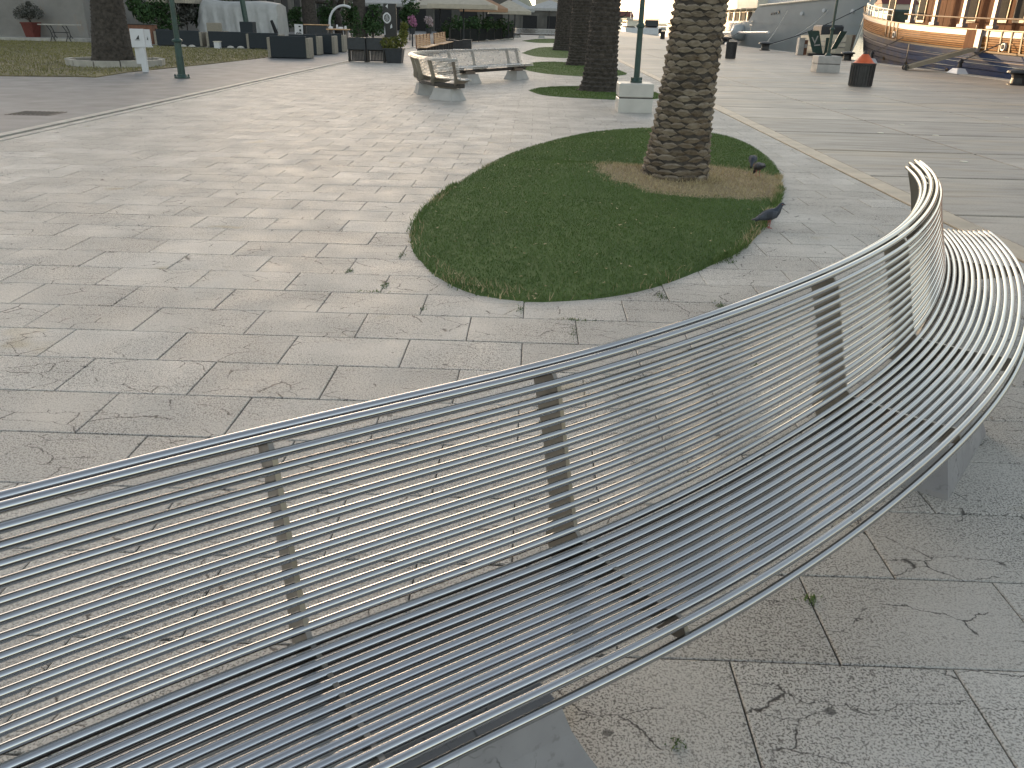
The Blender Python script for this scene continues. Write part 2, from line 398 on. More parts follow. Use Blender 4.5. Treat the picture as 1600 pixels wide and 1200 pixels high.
# ------------------------------------------------------------------ ground and setting
def sheet(name, poly, z, mt, kind='structure'):
    mb = MB(); mb.add([(p[0], p[1], z) for p in poly], [tuple(range(len(poly)))]); return tag(mb.build(name, mt), kind=kind)
QX = 18.4
sheet('ground', [(-900, -200), (QX-.5, -200), (QX-.5, 236), (-900, 236)], -.06, M['road'])
sheet('water', [(QX-.2, -250), (2500, -250), (2500, 3000), (QX-.2, 3000)], -1.15, M['water'])
sheet('harbour_water', [(-2500, 239), (QX-.2, 239), (QX-.2, 3000), (-2500, 3000)], -1.15, M['water'])
sheet('path', [(-60, -20), (-7.87, -20), (-7.87, 130), (-60, 130)], -.004, M['road'])
prom = sheet('pavement', [(-7.45, -20), (3.99, -20), (3.99, 124.9), (-7.45, 124.9)], -.007, M['joint'])
quay_base = sheet('quay', [(4.25, -20), (QX-.55, -20), (QX-.55, 236), (4.25, 236)], -.035, M['joint'])
# far part of the pavement and the quay past the pieces that can be told apart
mb = MB(); mb.add([(-7.45, 62, 0), (3.98, 62, 0), (3.98, 124.8, 0), (-7.45, 124.8, 0)], [(0, 1, 2, 3)]); tag(mb.build('paving', M['slab'], prom), kind='stuff')
mb = MB(); mb.add([(4.25, 62.2, 0), (QX-.55, 62.2, 0), (QX-.55, 236, 0), (4.25, 236, 0), (-30, 141, 0), (4.25, 141, 0), (-30, 236, 0)], [(0, 1, 2, 3), (4, 5, 3, 6)]); tag(mb.build('paving', M['quay'], quay_base), kind='stuff')

def slab_geo(mb, x0, x1, y0, y1, z0=-.02, z1=0.0, g=.0022, b=.0035):
    x0 += g; x1 -= g; y0 += g; y1 -= g
    pts = [(x0, y0, z0), (x1, y0, z0), (x1, y1, z0), (x0, y1, z0), (x0, y0, z1-b*.7), (x1, y0, z1-b*.7), (x1, y1, z1-b*.7), (x0, y1, z1-b*.7),
           (x0+b, y0+b, z1), (x1-b, y0+b, z1), (x1-b, y1-b, z1), (x0+b, y1-b, z1)]
    fs = [(8, 9, 10, 11)]
    for k in (0, 4):
        for i in range(4):
            j = (i+1) % 4; fs.append((k+i, k+j, k+4+j, k+4+i))
    mb.add(pts, fs)
slabs = []
for n in range(-136, 10):
    y1 = SLY-SLD*n; y0 = y1-SLD
    sh = SLX-(.5*SLW if n % 2 else 0)
    k0 = math.floor((-7.44-sh)/SLW); x = sh+k0*SLW
    while x < 3.985:
        a, b = max(x, -7.44), min(x+SLW, 3.985)
        if b-a > .04: slabs.append((a, b, y0, y1))
        x += SLW
def vis(s):
    c = ((s[0]+s[1])/2, (s[2]+s[3])/2, 0); px, py, z = PX(c)
    return z > .1 and -120 < px < 1720 and -40 < py < 1330
seen = sorted([s for s in slabs if vis(s)], key=lambda s: math.hypot((s[0]+s[1])/2, (s[2]+s[3])/2))
near = set(seen[:300])
full = None
for s in seen[:300]:
    c = ((s[0]+s[1])/2, (s[2]+s[3])/2); w = s[1]-s[0]
    if w > SLW-.001 and full is not None:
        o = full.copy(); col.objects.link(o)
    else:
        mb = MB(); slab_geo(mb, -w/2, w/2, -SLD/2, SLD/2, g=.0028, b=.004); o = mb.build('slab', M['slab'], prom, world=False)
        if w > SLW-.001: full = o
    o.location = (c[0], c[1], random.uniform(-.0012, .0012)); o.rotation_euler = (random.uniform(-.002, .002), random.uniform(-.002, .002), random.uniform(-.0015, .0015))
mb = MB()
for s in slabs:
    if s not in near: slab_geo(mb, *s, z1=random.uniform(-.001, .001))
tag(mb.build('paving_slabs', M['slab'], prom), kind='stuff')
# quay panels
xs = [4.26, 6.67, 9.42, 12.17, 14.92, 17.85]; PY = 2.272
for i in range(5):
    for k in range(28):
        y0 = -1.0+.22+k*PY; mb = MB(); slab_geo(mb, xs[i], xs[i+1], y0+.014, y0+PY-.014, -.05, 0, g=.018, b=.012)
        cx, cy = (xs[i]+xs[i+1])/2, y0+PY/2
        o = mb.build('panel', M['quay'], quay_base)
# border strip, kerb
for k in range(36):
    y0 = -3+k*1.9; mb = MB(); slab_geo(mb, 3.99, 4.25, y0, y0+1.9, -.02, .012, g=.006, b=.008); mb.build('border_stone', M['border'], quay_base)
kerb = tag(bpy.data.objects.new('kerb', None), kind='structure'); col.objects.link(kerb); WL[kerb.name] = np.zeros(3)
for k in range(60):
    y0 = 1+k*1.05
    for xa, xb, zt in ((-7.88, -7.70, .014), (-7.61, -7.45, .009)):
        mb = MB(); slab_geo(mb, xa, xb, y0, y0+1.05, -.03, zt, g=.006, b=.008); mb.build('kerb_stone', M['kerb'], kerb)
mb = MB(); mb.box((-7.655, 30, -.035), (.10, 70, .02)); mb.build('drain_channel', M['joint'], kerb)
# quay edge: coping stones and wall
qe = tag(bpy.data.objects.new('quay_edge', None), kind='structure'); col.objects.link(qe); WL[qe.name] = np.zeros(3)
mb = MB(); mb.box((QX-.25, 108, -1.0), (.42, 256, 1.9)); mb.box((-180, 238, -1.0), (397, 2.0, 1.9)); mb.build('quay_wall', M['kerb'], qe)
for k in range(56):
    y0 = 18+k*2.0; mb = MB(); slab_geo(mb, QX-.54, QX, y0, y0+2.0, -.05, .02, g=.008, b=.015); mb.build('coping_stone', M['kerb'], qe)

# hill and far sunlit town across the harbour
mb = MB()
V = []
nx, ny = 60, 5
for j in range(ny):
    for i in range(nx):
        x = -1500+i*60; y = 900+j*120
        V.append((x, y, -2+(j*(14+10*math.sin(i*.35)+6*math.sin(i*1.1)))*(.12 if -60 < x < 400 else 1)))
mb.add(V, [(j*nx+i, j*nx+i+1, j*nx+nx+i+1, j*nx+nx+i) for j in range(ny-1) for i in range(nx-1)])
M['hill'] = simple('dry_hillside', (.20, .21, .15), .95, 0, .3, .02)
tag(mb.build('hill', M['hill'], smooth=True), kind='structure')

# manhole grate in the side path
gr = thing('drain_grate', (*G(57, 177)[:2], 0), 'dark rectangular drain grate set in the grey path beyond the kerb', 'drain grate')
mb = MB(); gx, gy = G(57, 177)[:2]; mb.box((gx, gy, .001), (.78, .62, .006)); mb.build('grate_frame', M['binmetal'], gr)
for k in range(9):
    mb = MB(); mb.box((gx-.32+k*.08, gy, .006), (.045, .54, .005)); mb.build('grate_bar', M['joint'], gr)
# small pale studs set in the quay
ORD = ('first', 'second', 'third', 'fourth', 'fifth', 'sixth', 'seventh', 'eighth', 'ninth', 'tenth', 'eleventh', 'twelfth', 'thirteenth', 'fourteenth', 'fifteenth', 'sixteenth')
for si, (px, py) in enumerate([(1140, 175), (1167, 188), (1199, 203), (1287, 244), (1350, 274), (1231, 154), (1256, 161), (1287, 161), (1320, 170), (1376, 208), (1409, 195), (1462, 212), (1506, 253), (1572, 184)]):
    g = G(px, py); mb = MB(); mb.lathe([(.055, 0), (.055, .006), (.045, .010)], (0, 0, .0), 14)
    o = mb.build('ground_stud', M['offwhite']); o.location = (g[0], g[1], .001)
    tag(o, ('pale round stud beside the cream border strip, %s counting from the palm' % ORD[si]) if si < 5 else ('pale round stud out on the brown quay, %s counting from left to right' % ORD[[5, 6, 7, 8, 9, 10, 11, 12, 13].index(si)]), 'stud', 'pale studs set in the quay paving')

# ------------------------------------------------------------------ curved steel benches
def catmull(pts, n):
    pts = np.array(pts, float); k = len(pts); P = np.vstack([2*pts[0]-pts[1], pts, 2*pts[-1]-pts[-2]]); out = []
    for i in range(k-1):
        p0, p1, p2, p3 = P[i:i+4]
        for t in np.linspace(0, 1, n, endpoint=False):
            out.append(.5*((2*p1)+(-p0+p2)*t+(2*p0-5*p1+4*p2-p3)*t*t+(-p0+3*p1-3*p2+p3)*t**3))
    out.append(pts[-1]); return np.array(out)
def resample(P, n):
    d = np.concatenate([[0], np.cumsum(np.hypot(*np.diff(P, axis=0).T))]); s = np.linspace(0, d[-1], n)
    return np.stack([np.interp(s, d, P[:, 0]), np.interp(s, d, P[:, 1])], 1), s
BACK = [(-.205, .842), (-.188, .870), (-.160, .888), (-.128, .884)] + [(-.104+.100*(i/12)**1.15, .857-.388*i/12) for i in range(13)]
SEAT = [(.024+.0312*i, .445+.012*((i-5.5)/5.5)**2-.008) for i in range(12)] + [(.402, .447), (.420, .412)]
PLATE = [(-.195, .862), (-.158, .884), (-.128, .880), (-.100, .850), (-.03, .58), (.004, .468), (.03, .449), (.22, .4425), (.40, .450), (.412, .42), (.40, .395), (.24, .352), (.05, .325), (-.085, .325), (-.12, .38), (-.108, .50), (-.15, .68), (-.20, .83)]
def bench(J, th, S, supports, pedestals, label, group, nseg, nside, tube_m, plate_m, ped_m, rt=.0108, prange=(-.13, .36)):
    root = thing('curved_bench', (J[len(J)//2][0], J[len(J)//2][1], 0), label, 'bench', group)
    nrm = np.stack([np.sin(th), -np.cos(th)], 1); tan = np.stack([np.cos(th), np.sin(th)], 1)
    def at(s): 
        return np.array([np.interp(s, S, J[:, 0]), np.interp(s, S, J[:, 1])]), np.array([np.interp(s, S, th)])[0]
    idx = np.linspace(0, len(J)-1, nseg).round().astype(int)
    for k, (d, z) in enumerate(BACK+SEAT):
        mb = MB(); r = rt*(1.06 if k >= len(BACK) or k < 4 else 1.02)
        mb.tube([(*(J[i]+nrm[i]*d), z) for i in idx], r, nside); mb.build('back_tube' if k < len(BACK) else 'seat_tube', tube_m, root, smooth=True)
    for s in supports:
        c, t = at(s); tv = np.array([math.cos(t), math.sin(t)]); nv = np.array([math.sin(t), -math.cos(t)])
        mb = MB(); h = .006
        a = [(*(c+nv*d-tv*h), z) for d, z in PLATE]; b = [(*(c+nv*d+tv*h), z) for d, z in PLATE]
        n = len(PLATE); mb.add(a+b, [tuple(range(n)), tuple(range(2*n-1, n-1, -1))]+[(i, n+i, n+(i+1) % n, (i+1) % n) for i in range(n)])
        o = mb.build('support_plate', plate_m, root)
    mb = MB(); rail = []
    for i in idx:
        c, n_ = J[i], nrm[i]
        rail.append([(*(c+n_*-.03), .275), (*(c+n_*.14), .275), (*(c+n_*.15), .345), (*(c+n_*.135), .36), (*(c+n_*-.02), .36), (*(c+n_*-.035), .345)])
    mb.loft(rail); mb.build('beam', M['beam'], root)
    for s, ln in pedestals:
        c, t = at(s); tv = np.array([math.cos(t), math.sin(t)]); nv = np.array([math.sin(t), -math.cos(t)])
        cd = (prange[0]+prange[1])/2; hw = (prange[1]-prange[0])/2; rings = []
        for z, e in ((0, 1.0), (.02, .985), (.08, .90), (.16, .80), (.24, .735), (.25, .72)):
            l, w = ln/2*e, hw*e
            rings.append([(*(c+nv*(cd+sy*w)+tv*sx*l), z) for sx, sy in ((-1, -1), (1, -1), (1, 1), (-1, 1))])
        mb = MB(); mb.loft(rings); mb.build('stone_base', ped_m, root)
        mb = MB(); mb.box((*(c+nv*.13), .288), (ln*.66, .16, .072), t); mb.build('bracket', plate_m, root)
    return root
K = [-.1644, -.1367, -.0452, .218, .1241, .1065, .1284, .1799, .115, .13, .22, .22, .24]
def kappa_curve(x0, y0, h0, K, L, s0, s1, n):
    S = np.linspace(0, s1, n); k = np.interp(S, np.linspace(0, L, len(K)), K); ds = S[1]-S[0]
    th = h0+np.concatenate([[0], np.cumsum((k[1:]+k[:-1])/2*ds)]); tm = (th[1:]+th[:-1])/2
    X = x0+np.concatenate([[0], np.cumsum(np.cos(tm)*ds)]); Y = y0+np.concatenate([[0], np.cumsum(np.sin(tm)*ds)])
    m_ = int(abs(s0)/ds); Sb = -ds*np.arange(1, m_+1); thb = h0+.17*ds*np.arange(1, m_+1)
    Xb = x0-np.cumsum(np.cos(thb)*ds); Yb = y0-np.cumsum(np.sin(thb)*ds)
    return np.stack([np.concatenate([Xb[::-1], X]), np.concatenate([Yb[::-1], Y])], 1), np.concatenate([thb[::-1], th]), np.concatenate([Sb[::-1], S])
J, th, S = kappa_curve(-1.203, .8175, .735, K, 6.9, -1.7, 6.42, 170)
bench(J, th, S, [-1.3, -.55, .94, 1.68, 3.12, 3.95, 5.55, 6.385], [(-.95, .74), (1.15, .76), (3.78, .74), (5.92, .74)],
      'long S-curved bench of polished steel tubes in the foreground', 'curved steel tube benches', 200, 12, M['tube'], M['plate'], M['pedestal'])
def free_bench(pts, sup, ped, label, n):
    P = catmull(pts, 12); P, S = resample(P, 90); t = np.gradient(P, axis=0); th = np.unwrap(np.arctan2(t[:, 1], t[:, 0]))
    nr = np.stack([np.sin(th), -np.cos(th)], 1); J = P+nr*.15
    L = S[-1]
    bench(J, th, S, [q*L for q in sup], [(q*L, .72) for q in ped], label, 'curved steel tube benches', n, 6, M['tubefar'], M['plate'], M['pedfar'])
free_bench([(-1.74, 19.15), (-2.30, 19.55), (-2.74, 20.4), (-3.05, 21.5), (-3.2, 22.5), (-3.05, 23.5), (-2.62, 24.4), (-2.05, 25.4), (-1.45, 26.45), (-.56, 27.9)],
           [.01, .09, .2, .3, .62, .74, .93, .985], [.05, .24, .68, .95], 'U-curved steel tube bench on pale stone feet beyond the grass oval', 70)
free_bench([(-2.5, 99.5), (-2.3, 96.5), (-1.2, 95.4), (.5, 95.2), (2.5, 95.8)], [.01, .2, .5, .8, .99], [.1, .45, .75], 'far small steel bench beside the dark palm trunks, beyond the terraces', 40)

# ------------------------------------------------------------------ grass ovals
def oval_pts(px, n=120):
    P = catmull([G(x, y)[:2] for x, y in px]+[G(*px[0])[:2]], 10); P, _ = resample(P, n+1); return P[:-1]
def in_poly(pts, poly):
    x, y = pts[:, 0], pts[:, 1]; c = np.zeros(len(pts), bool); n = len(poly); j = n-1
    for i in range(n):
        xi, yi = poly[i]; xj, yj = poly[j]
        k = ((yi > y) != (yj > y)) & (x < (xj-xi)*(y-yi)/(yj-yi+1e-12)+xi); c ^= k; j = i
    return c
def blades(P, z, h0, h1, w, lean=.5):
    n = len(P); a = rng.uniform(0, 2*np.pi, n); h = rng.uniform(h0, h1, n); l = rng.uniform(0, lean, n)*h; b = rng.uniform(0, 2*np.pi, n)
    ww = w*rng.uniform(.6, 1.4, n)/2
    V = np.zeros((n, 3, 3)); V[:, 0, 0] = P[:, 0]-np.cos(a)*ww; V[:, 0, 1] = P[:, 1]-np.sin(a)*ww
    V[:, 1, 0] = P[:, 0]+np.cos(a)*ww; V[:, 1, 1] = P[:, 1]+np.sin(a)*ww
    V[:, 2, 0] = P[:, 0]+np.cos(b)*l; V[:, 2, 1] = P[:, 1]+np.sin(b)*l
    V[:, 0, 2] = V[:, 1, 2] = z; V[:, 2, 2] = z+h
    return V.reshape(-1, 3), np.arange(3*n).reshape(n, 3)
def mound(x, y, poly, c, big):
    return .012+.03*big
def turf_z(P, t, first):
    z = .010+.035*(1-t**4)
    if first:
        z = z+.10*np.exp(-(((P[:, 0]-.75)/.75)**2+((P[:, 1]-9.9)/.9)**2))-.09*np.exp(-(((P[:, 0]-1.0)/.55)**2+((P[:, 1]-11.0)/.5)**2))
    return np.maximum(z, .009)
def oval(poly, nblade, first=False):
    c = poly.mean(0); n = len(poly); rings = np.concatenate([np.linspace(0, .96, 30), [.985, 1.0]])
    V = [np.array([[c[0], c[1], 0]])]; 
    for t in rings[1:]:
        p = c+(poly-c)*t; V.append(np.column_stack([p, np.zeros(n)]))
    T = np.concatenate([[0]]+[np.full(n, t) for t in rings[1:]]); V = np.vstack(V); V[:, 2] = turf_z(V[:, :2], T, first)
    V[-n:, 2] = -.004
    Fq = [(0, 1+i, 1+(i+1) % n) for i in range(n)]
    mb = MB(); mb.add(V, Fq+[(1+k*n+i, 1+k*n+n+i, 1+k*n+n+(i+1) % n, 1+k*n+(i+1) % n) for k in range(len(rings)-2) for i in range(n)])
    o = mb.build('grass_oval', M['turf'], smooth=True); tag(o, kind='structure')
    lo, hi = poly.min(0), poly.max(0); pts = rng.uniform(lo, hi, (int(nblade*1.5), 2)); pts = pts[in_poly(pts, poly)][:nblade]
    # radial parameter of each point
    ang = np.arctan2(poly[:, 1]-c[1], poly[:, 0]-c[0]); rad = np.hypot(*(poly-c).T); od = np.argsort(ang)
    r = np.hypot(*(pts-c).T); a = np.arctan2(pts[:, 1]-c[1], pts[:, 0]-c[0]); R0 = np.interp(a, ang[od], rad[od], period=2*np.pi); t = r/R0
    return o, pts, t, c, (ang[od], rad[od])
OV1 = [(640, 372), (648, 345), (672, 318), (710, 290), (760, 260), (800, 240), (850, 224), (920, 208), (1000, 201), (1060, 203), (1125, 211), (1165, 224), (1195, 243), (1215, 264), (1222, 286), (1217, 312), (1202, 345), (1168, 385), (1120, 412), (1060, 438), (1000, 456), (940, 467), (880, 472), (820, 473), (760, 466), (710, 450), (670, 425), (645, 395)]
poly1 = oval_pts(OV1, 160)
o1, pts, t, c1, prof1 = oval(poly1, 150000, True)
dx, dy = (pts[:, 0]-1.95)/1.22, (pts[:, 1]-9.75)/1.12
dry = dx*dx+dy*dy+rng.normal(0, .16, len(pts)) < .95
edge = t > .965
sel = (~dry) & (rng.random(len(pts)) < np.where(edge, 1, .93))
V, Fc = blades(pts[sel], turf_z(pts[sel], t[sel], True)-.003, .010, .026, .007, .9)
tag(fast_mesh('turf_blades', V, Fc, M['blade']), 'short clipped green grass covering the nearest oval round the palm', 'grass', kind='stuff')
q = pts[dry & (rng.random(len(pts)) < .5)]; tq = t[dry][:0]
tt = np.hypot(*(q-c1).T)/np.interp(np.arctan2(q[:, 1]-c1[1], q[:, 0]-c1[0]), *prof1, period=2*np.pi)
V, Fc = blades(q, turf_z(q, tt, True)-.003, .01, .05, .007, 1.4)
# fringe of dead stalks along the near rim and flecks scattered on the turf
a = np.concatenate([rng.uniform(-2.6, -.9, 2000), rng.uniform(-1.05, .1, 1800), rng.uniform(2.7, 3.6, 200)]); rr = np.interp(a, *prof1, period=2*np.pi)*rng.uniform(.955, 1.004, len(a))
Pf = c1+np.stack([np.cos(a), np.sin(a)], 1)*rr[:, None]
keep = np.sin(a*9)+np.sin(a*23+1)+rng.normal(0, .8, len(a)) > .5; Pf = Pf[keep]
V2, F2 = blades(Pf, .010, .02, .075, .007, 1.0)
fl = pts[rng.integers(0, len(pts), 420)]; tf = np.hypot(*(fl-c1).T)/np.interp(np.arctan2(fl[:, 1]-c1[1], fl[:, 0]-c1[0]), *prof1, period=2*np.pi)
aa = rng.uniform(0, 2*np.pi, 900); pq = np.stack([1.67+np.cos(aa)*(.40+rng.uniform(0, .22, 900)**1.3), 9.78+np.sin(aa)*(.40+rng.uniform(0, .22, 900)**1.3)], 1)
V4, F4 = blades(pq, .03, .03, .12, .007, 1.2)
V3, F3 = blades(fl, turf_z(fl, tf, True)+.014, .004, .012, .022, 4.0)
tag(fast_mesh('straw', np.vstack([V, V2, V3, V4]), np.vstack([Fc, F2+len(V), F3+len(V)+len(V2), F4+len(V)+len(V2)+len(V3)]), M['dryblade']), 'dry straw around the palm foot and along the rim of the grass', 'dry grass', kind='stuff')
a = np.concatenate([rng.uniform(-2.75, -1.9, 1500), rng.uniform(-1.5, -.35, 3800)]); rr = np.interp(a, *prof1, period=2*np.pi)*(1+rng.normal(-.008, .010, len(a)))
keep = np.sin(a*7)+np.sin(a*17+2)+rng.normal(0, .7, len(a)) > -.1
Pf = (c1+np.stack([np.cos(a), np.sin(a)], 1)*rr[:, None])[keep]
V, Fc = blades(Pf, .008, .015, .06, .008, 1.0)
tag(fast_mesh('rim_grass', V, Fc, M['blade']), 'longer ragged grass growing over the near rim of the oval', 'grass', kind='stuff')
for k, px in enumerate([[(826, 142), (842, 138), (870, 136), (920, 136), (965, 138), (1005, 141), (1036, 149), (1030, 154), (1000, 156), (960, 156), (900, 153), (850, 149)],
           [(813, 108), (830, 99), (850, 97), (890, 98), (940, 103), (978, 114), (970, 118), (940, 120), (900, 119), (850, 115)],
           [(815, 83), (835, 76), (850, 74), (880, 74), (900, 80), (890, 90), (860, 90), (835, 88)],
           [(815, 64), (840, 61), (875, 61), (885, 64), (870, 67), (840, 67)]]):
    pl = oval_pts(px, 60); o, pts, t, c, pr = oval(pl, 9000 if k < 2 else 4000)
    V, Fc = blades(pts, turf_z(pts, t, False)-.003, .015, .035, .02, .8)
    tag(fast_mesh('turf_blades', V, Fc, M['blade']), 'short green grass covering the %s grass oval behind the near palm' % ('second', 'third', 'fourth', 'fifth')[k], 'grass', kind='stuff')

# weeds in the joints
def weed(px, py, n, r, label, stretch=(1, 1)):
    n = int(n*.7)
    g = G(px, py); P = np.stack([rng.normal(0, r*.7*stretch[0], n), rng.normal(0, r*.7*stretch[1], n)], 1)+g[:2]
    V, Fc = blades(P, np.zeros(n), .005, .017, .006, 1.3); V[:, 2] += .0
    o = fast_mesh('weed', V-np.array([g[0], g[1], 0]), Fc, M['blade']); o.location = (g[0], g[1], 0)
    return tag(o, label, 'weed', 'weeds growing in the paving joints')
for px, py, n, r, st, lab in [(545, 424, 60, .03, (.6, 1.5), 'small weed in a slab joint, leftmost of those left of the grass oval'),
        (602, 446, 90, .04, (.5, 1.8), 'weed streak in a slab joint just left of the oval foot'), (585, 456, 60, .05, (2, .4), 'low flat weed along a slab joint below the streak left of the oval'),
        (1034, 462, 120, .045, (.6, 1.5), 'dark weed clump at a slab corner below the grass rim'), (1062, 513, 90, .03, (1.2, .8), 'isolated weed tuft just above the bench top rail'),
        (897, 500, 90, .05, (1.6, .4), 'flat weed at a T of slab joints below the middle of the grass oval'), (896, 520, 60, .05, (.3, 2.2), 'thin weed line running down the joint under the oval'),
        (1125, 477, 90, .04, (.8, 1.2), 'weed in the joint between the oval and the bend of the bench'), (1136, 408, 160, .06, (.8, 1.3), 'thick weed spike sticking out of the right rim of the oval'),
        (815, 484, 80, .035, (.5, 1.6), 'weed running out of the bottom rim of the oval along a joint'), (661, 482, 40, .03, (.4, 1.5), 'faint weed in a joint under the left foot of the oval'),
        (1187, 572, 60, .04, (1, .6), 'dry weed seen between the back tubes of the bench'), (1268, 936, 70, .018, (1, 1), 'tiny moss tuft in the joint beside the near bench seat'), (628, 398, 60, .04, (.5, 1.5), 'weed in a joint touching the left rim of the oval'),
        (1058, 1160, 40, .016, (1, 1.3), 'tiny green sprout on the slab below the near bench')]:
    weed(px, py, n, r, lab, st)

# ------------------------------------------------------------------ palms
def crown_mesh():
    mb = MB()
    for k in range(34):
        a = k*2.399; el = 1.25-.055*k; L = 3.0+.5*math.sin(k*1.7); P = []
        for i in range(9):
            s = i/8*L; r_ = s*math.cos(el)*1.0; z = s*math.sin(el)-.11*s*s
            P.append(Vector((r_*math.cos(a), r_*math.sin(a), z)))
        mb.tube(P, [.035-.003*i for i in range(9)], 4, False)
        side = Vector((-math.sin(a), math.cos(a), 0))
        for i in range(1, 8):
            for f in (0, .33, .66):
                p = P[i].lerp(P[min(i+1, 8)], f); d = (P[min(i+1, 8)]-P[i-1]).normalized()
                for sg in (-1, 1):
                    tip = p+side*sg*.42+d*.25+Vector((0, 0, -.12)); mb.add([p-d*.02, p+d*.02, tip], [(0, 1, 2)])
    return mb
CROWN = None
def palm(x, y, prof, lean, label, detailed, top=6.5):
    global CROWN
    root = thing('palm_tree', (x, y, 0), label, 'palm tree', 'palms along the promenade')
    zs = [p[0] for p in prof]; rs = [p[1] for p in prof]
    rad = lambda z: np.interp(z, zs, rs)
    ctr = lambda z: np.array([x+lean*z, y, z])
    Z = np.linspace(-.05, top, 30)
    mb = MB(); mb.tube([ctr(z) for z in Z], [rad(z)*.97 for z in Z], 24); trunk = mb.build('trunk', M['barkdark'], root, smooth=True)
    rowh, nper = (.071, 12) if detailed else (.11, 15)
    mbs = MB(); base_mesh = None; cnt = 0
    def leafbase(mb, c, out, tanv, w, h, p):
        up = Vector((0, 0, 1))
        v = [c-tanv*w, c-tanv*w*.45-up*h*.75+out*p*.5, c-up*h+out*p*.45, c+tanv*w*.45-up*h*.75+out*p*.5, c+tanv*w, c+tanv*w*.5+up*h*.55+out*p, c+up*h*.72+out*p*1.05, c-tanv*w*.5+up*h*.55+out*p*.95,
             c+tanv*w*.4+up*h*1.25, c-tanv*w*.4+up*h*1.25]
        f = [(0, 1, 2, 7), (2, 6, 7), (2, 3, 5, 6), (3, 4, 5), (5, 4, 8), (6, 5, 8, 9), (7, 6, 9), (0, 7, 9)]
        mb.add(v, f)
    for i in range(int(top/rowh)):
        z = i*rowh+.02
        for k in range(nper):
            a = 2*math.pi*(k+.5*(i % 2))/nper+.04*math.sin(i*1.3)+random.uniform(-.05, .05); r = rad(z)
            out = Vector((math.cos(a), math.sin(a), 0)); tv = Vector((-math.sin(a), math.cos(a), 0)); zz = z+random.uniform(-.012, .012)
            c = Vector(ctr(zz))+out*(r*.955); w = math.pi*r/nper*random.uniform(1.05, 1.4); h = rowh*random.uniform(.34, .46); p = random.uniform(.018, .034)*(1 if detailed else 1.4)
            if detailed and z < 2.02 and a % (2*math.pi) > math.pi*1.0 and cnt < 300:
                if base_mesh is None:
                    b = MB(); leafbase(b, Vector((0, 0, 0)), Vector((1, 0, 0)), Vector((0, 1, 0)), 1, 1, 1)
                    o = b.build('leaf_base', M['bark'], root, world=False); base_mesh = o
                else:
                    o = base_mesh.copy(); col.objects.link(o)
                o.location = c-Vector((x, y, 0)); o.rotation_euler = (random.uniform(-.12, .12), random.uniform(-.05, .1), a); o.scale = (p, w, h); cnt += 1
            else:
                leafbase(mbs, c, out, tv, w, h, p)
    tag(mbs.build('leaf_bases', M['bark'] if detailed else M['barkdark'], root), kind='stuff')  # bark of the farther palms darkened to look backlit
    if CROWN is None:
        o = crown_mesh().build('crown', M['leaf'], root, world=False); CROWN = o
    else:
        o = CROWN.copy(); col.objects.link(o); o.parent = root
    o.location = (lean*top, 0, top); o.rotation_euler.z = x*3+y
    return root
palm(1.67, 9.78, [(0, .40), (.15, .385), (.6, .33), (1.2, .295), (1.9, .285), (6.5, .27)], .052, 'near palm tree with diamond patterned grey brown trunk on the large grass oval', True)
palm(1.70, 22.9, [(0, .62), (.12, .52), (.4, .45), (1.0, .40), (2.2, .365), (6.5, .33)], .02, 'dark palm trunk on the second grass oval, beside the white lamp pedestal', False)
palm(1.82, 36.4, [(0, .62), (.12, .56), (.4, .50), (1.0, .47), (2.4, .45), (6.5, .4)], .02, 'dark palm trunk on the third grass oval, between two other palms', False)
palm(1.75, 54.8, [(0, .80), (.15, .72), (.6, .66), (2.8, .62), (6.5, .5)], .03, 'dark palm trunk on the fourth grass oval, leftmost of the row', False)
palm(1.7, -8.0, [(0, .42), (.6, .33), (1.9, .29), (6.5, .27)], .02, 'palm tree of the promenade row standing behind the viewpoint', False)  # unseen palm added so its crown darkens reflections in the bench tubes
# small dead stub on the second palm
mb = MB(); p0 = D(970, 26, 22.9); mb.tube([p0-np.array([.1, 0, .02]), p0+np.array([.04, 0, .0]), p0+np.array([.12, 0, .04]), p0+np.array([.16, 0, .14])], [.03, .025, .02, .012], 6)
mb.build('leaf_stub', M['barkdark'], bpy.data.objects['palm_tree.001'])

# ------------------------------------------------------------------ buildings
def building(name, x0, x1, y0, y1, h, label, openings=(), mt='stucco'):
    root = thing(name, ((x0+x1)/2, y0, 0), label, 'building')
    mb = MB(); mb.box(((x0+x1)/2, (y0+y1)/2, h/2-.2), (x1-x0, y1-y0, h+.4)); mb.build('wall', M[mt], root)
    mb = MB(); mb.box(((x0+x1)/2, (y0+y1)/2, h+.12), (x1-x0+.5, y1-y0+.5, .24)); mb.build('cornice', M['kerb'], root)
    return root
b = building('stone_building', -190, -26.7, 52.0, 76, 12.0, 'stained grey stucco building wall behind the yellowing lawn at the far left')  # unseen run to the left lengthened to keep low sun off the paving
mb = MB(); mb.box((-45.5, 50.9, .07), (38, 2.2, .22), bev=.02); mb.build('plinth', M['kerb'], b)
px_ = D(148, 20, 51.85); mb = MB(); mb.cyl((px_[0]+.35, 51.9, .1), (px_[0]-.1, 51.9, 11), .05, n=8); mb.build('drainpipe', M['black'], b)
def openings(root, y, xs_, z0, z1, w, mt='dark', fm='darkstone', face=-1):
    for x in xs_:
        mb = MB(); mb.box((x, y-.02, (z0+z1)/2), (w, .06, z1-z0)); o = mb.build('doorway', M[mt], root)
        mb = MB(); mb.box((x, y-.05, z1+.12), (w+.5, .16, .24)); mb.box((x-w/2-.12, y-.05, (z0+z1)/2), (.24, .14, z1-z0)); mb.box((x+w/2+.12, y-.05, (z0+z1)/2), (.24, .14, z1-z0)); mb.build('surround', M[fm], o)
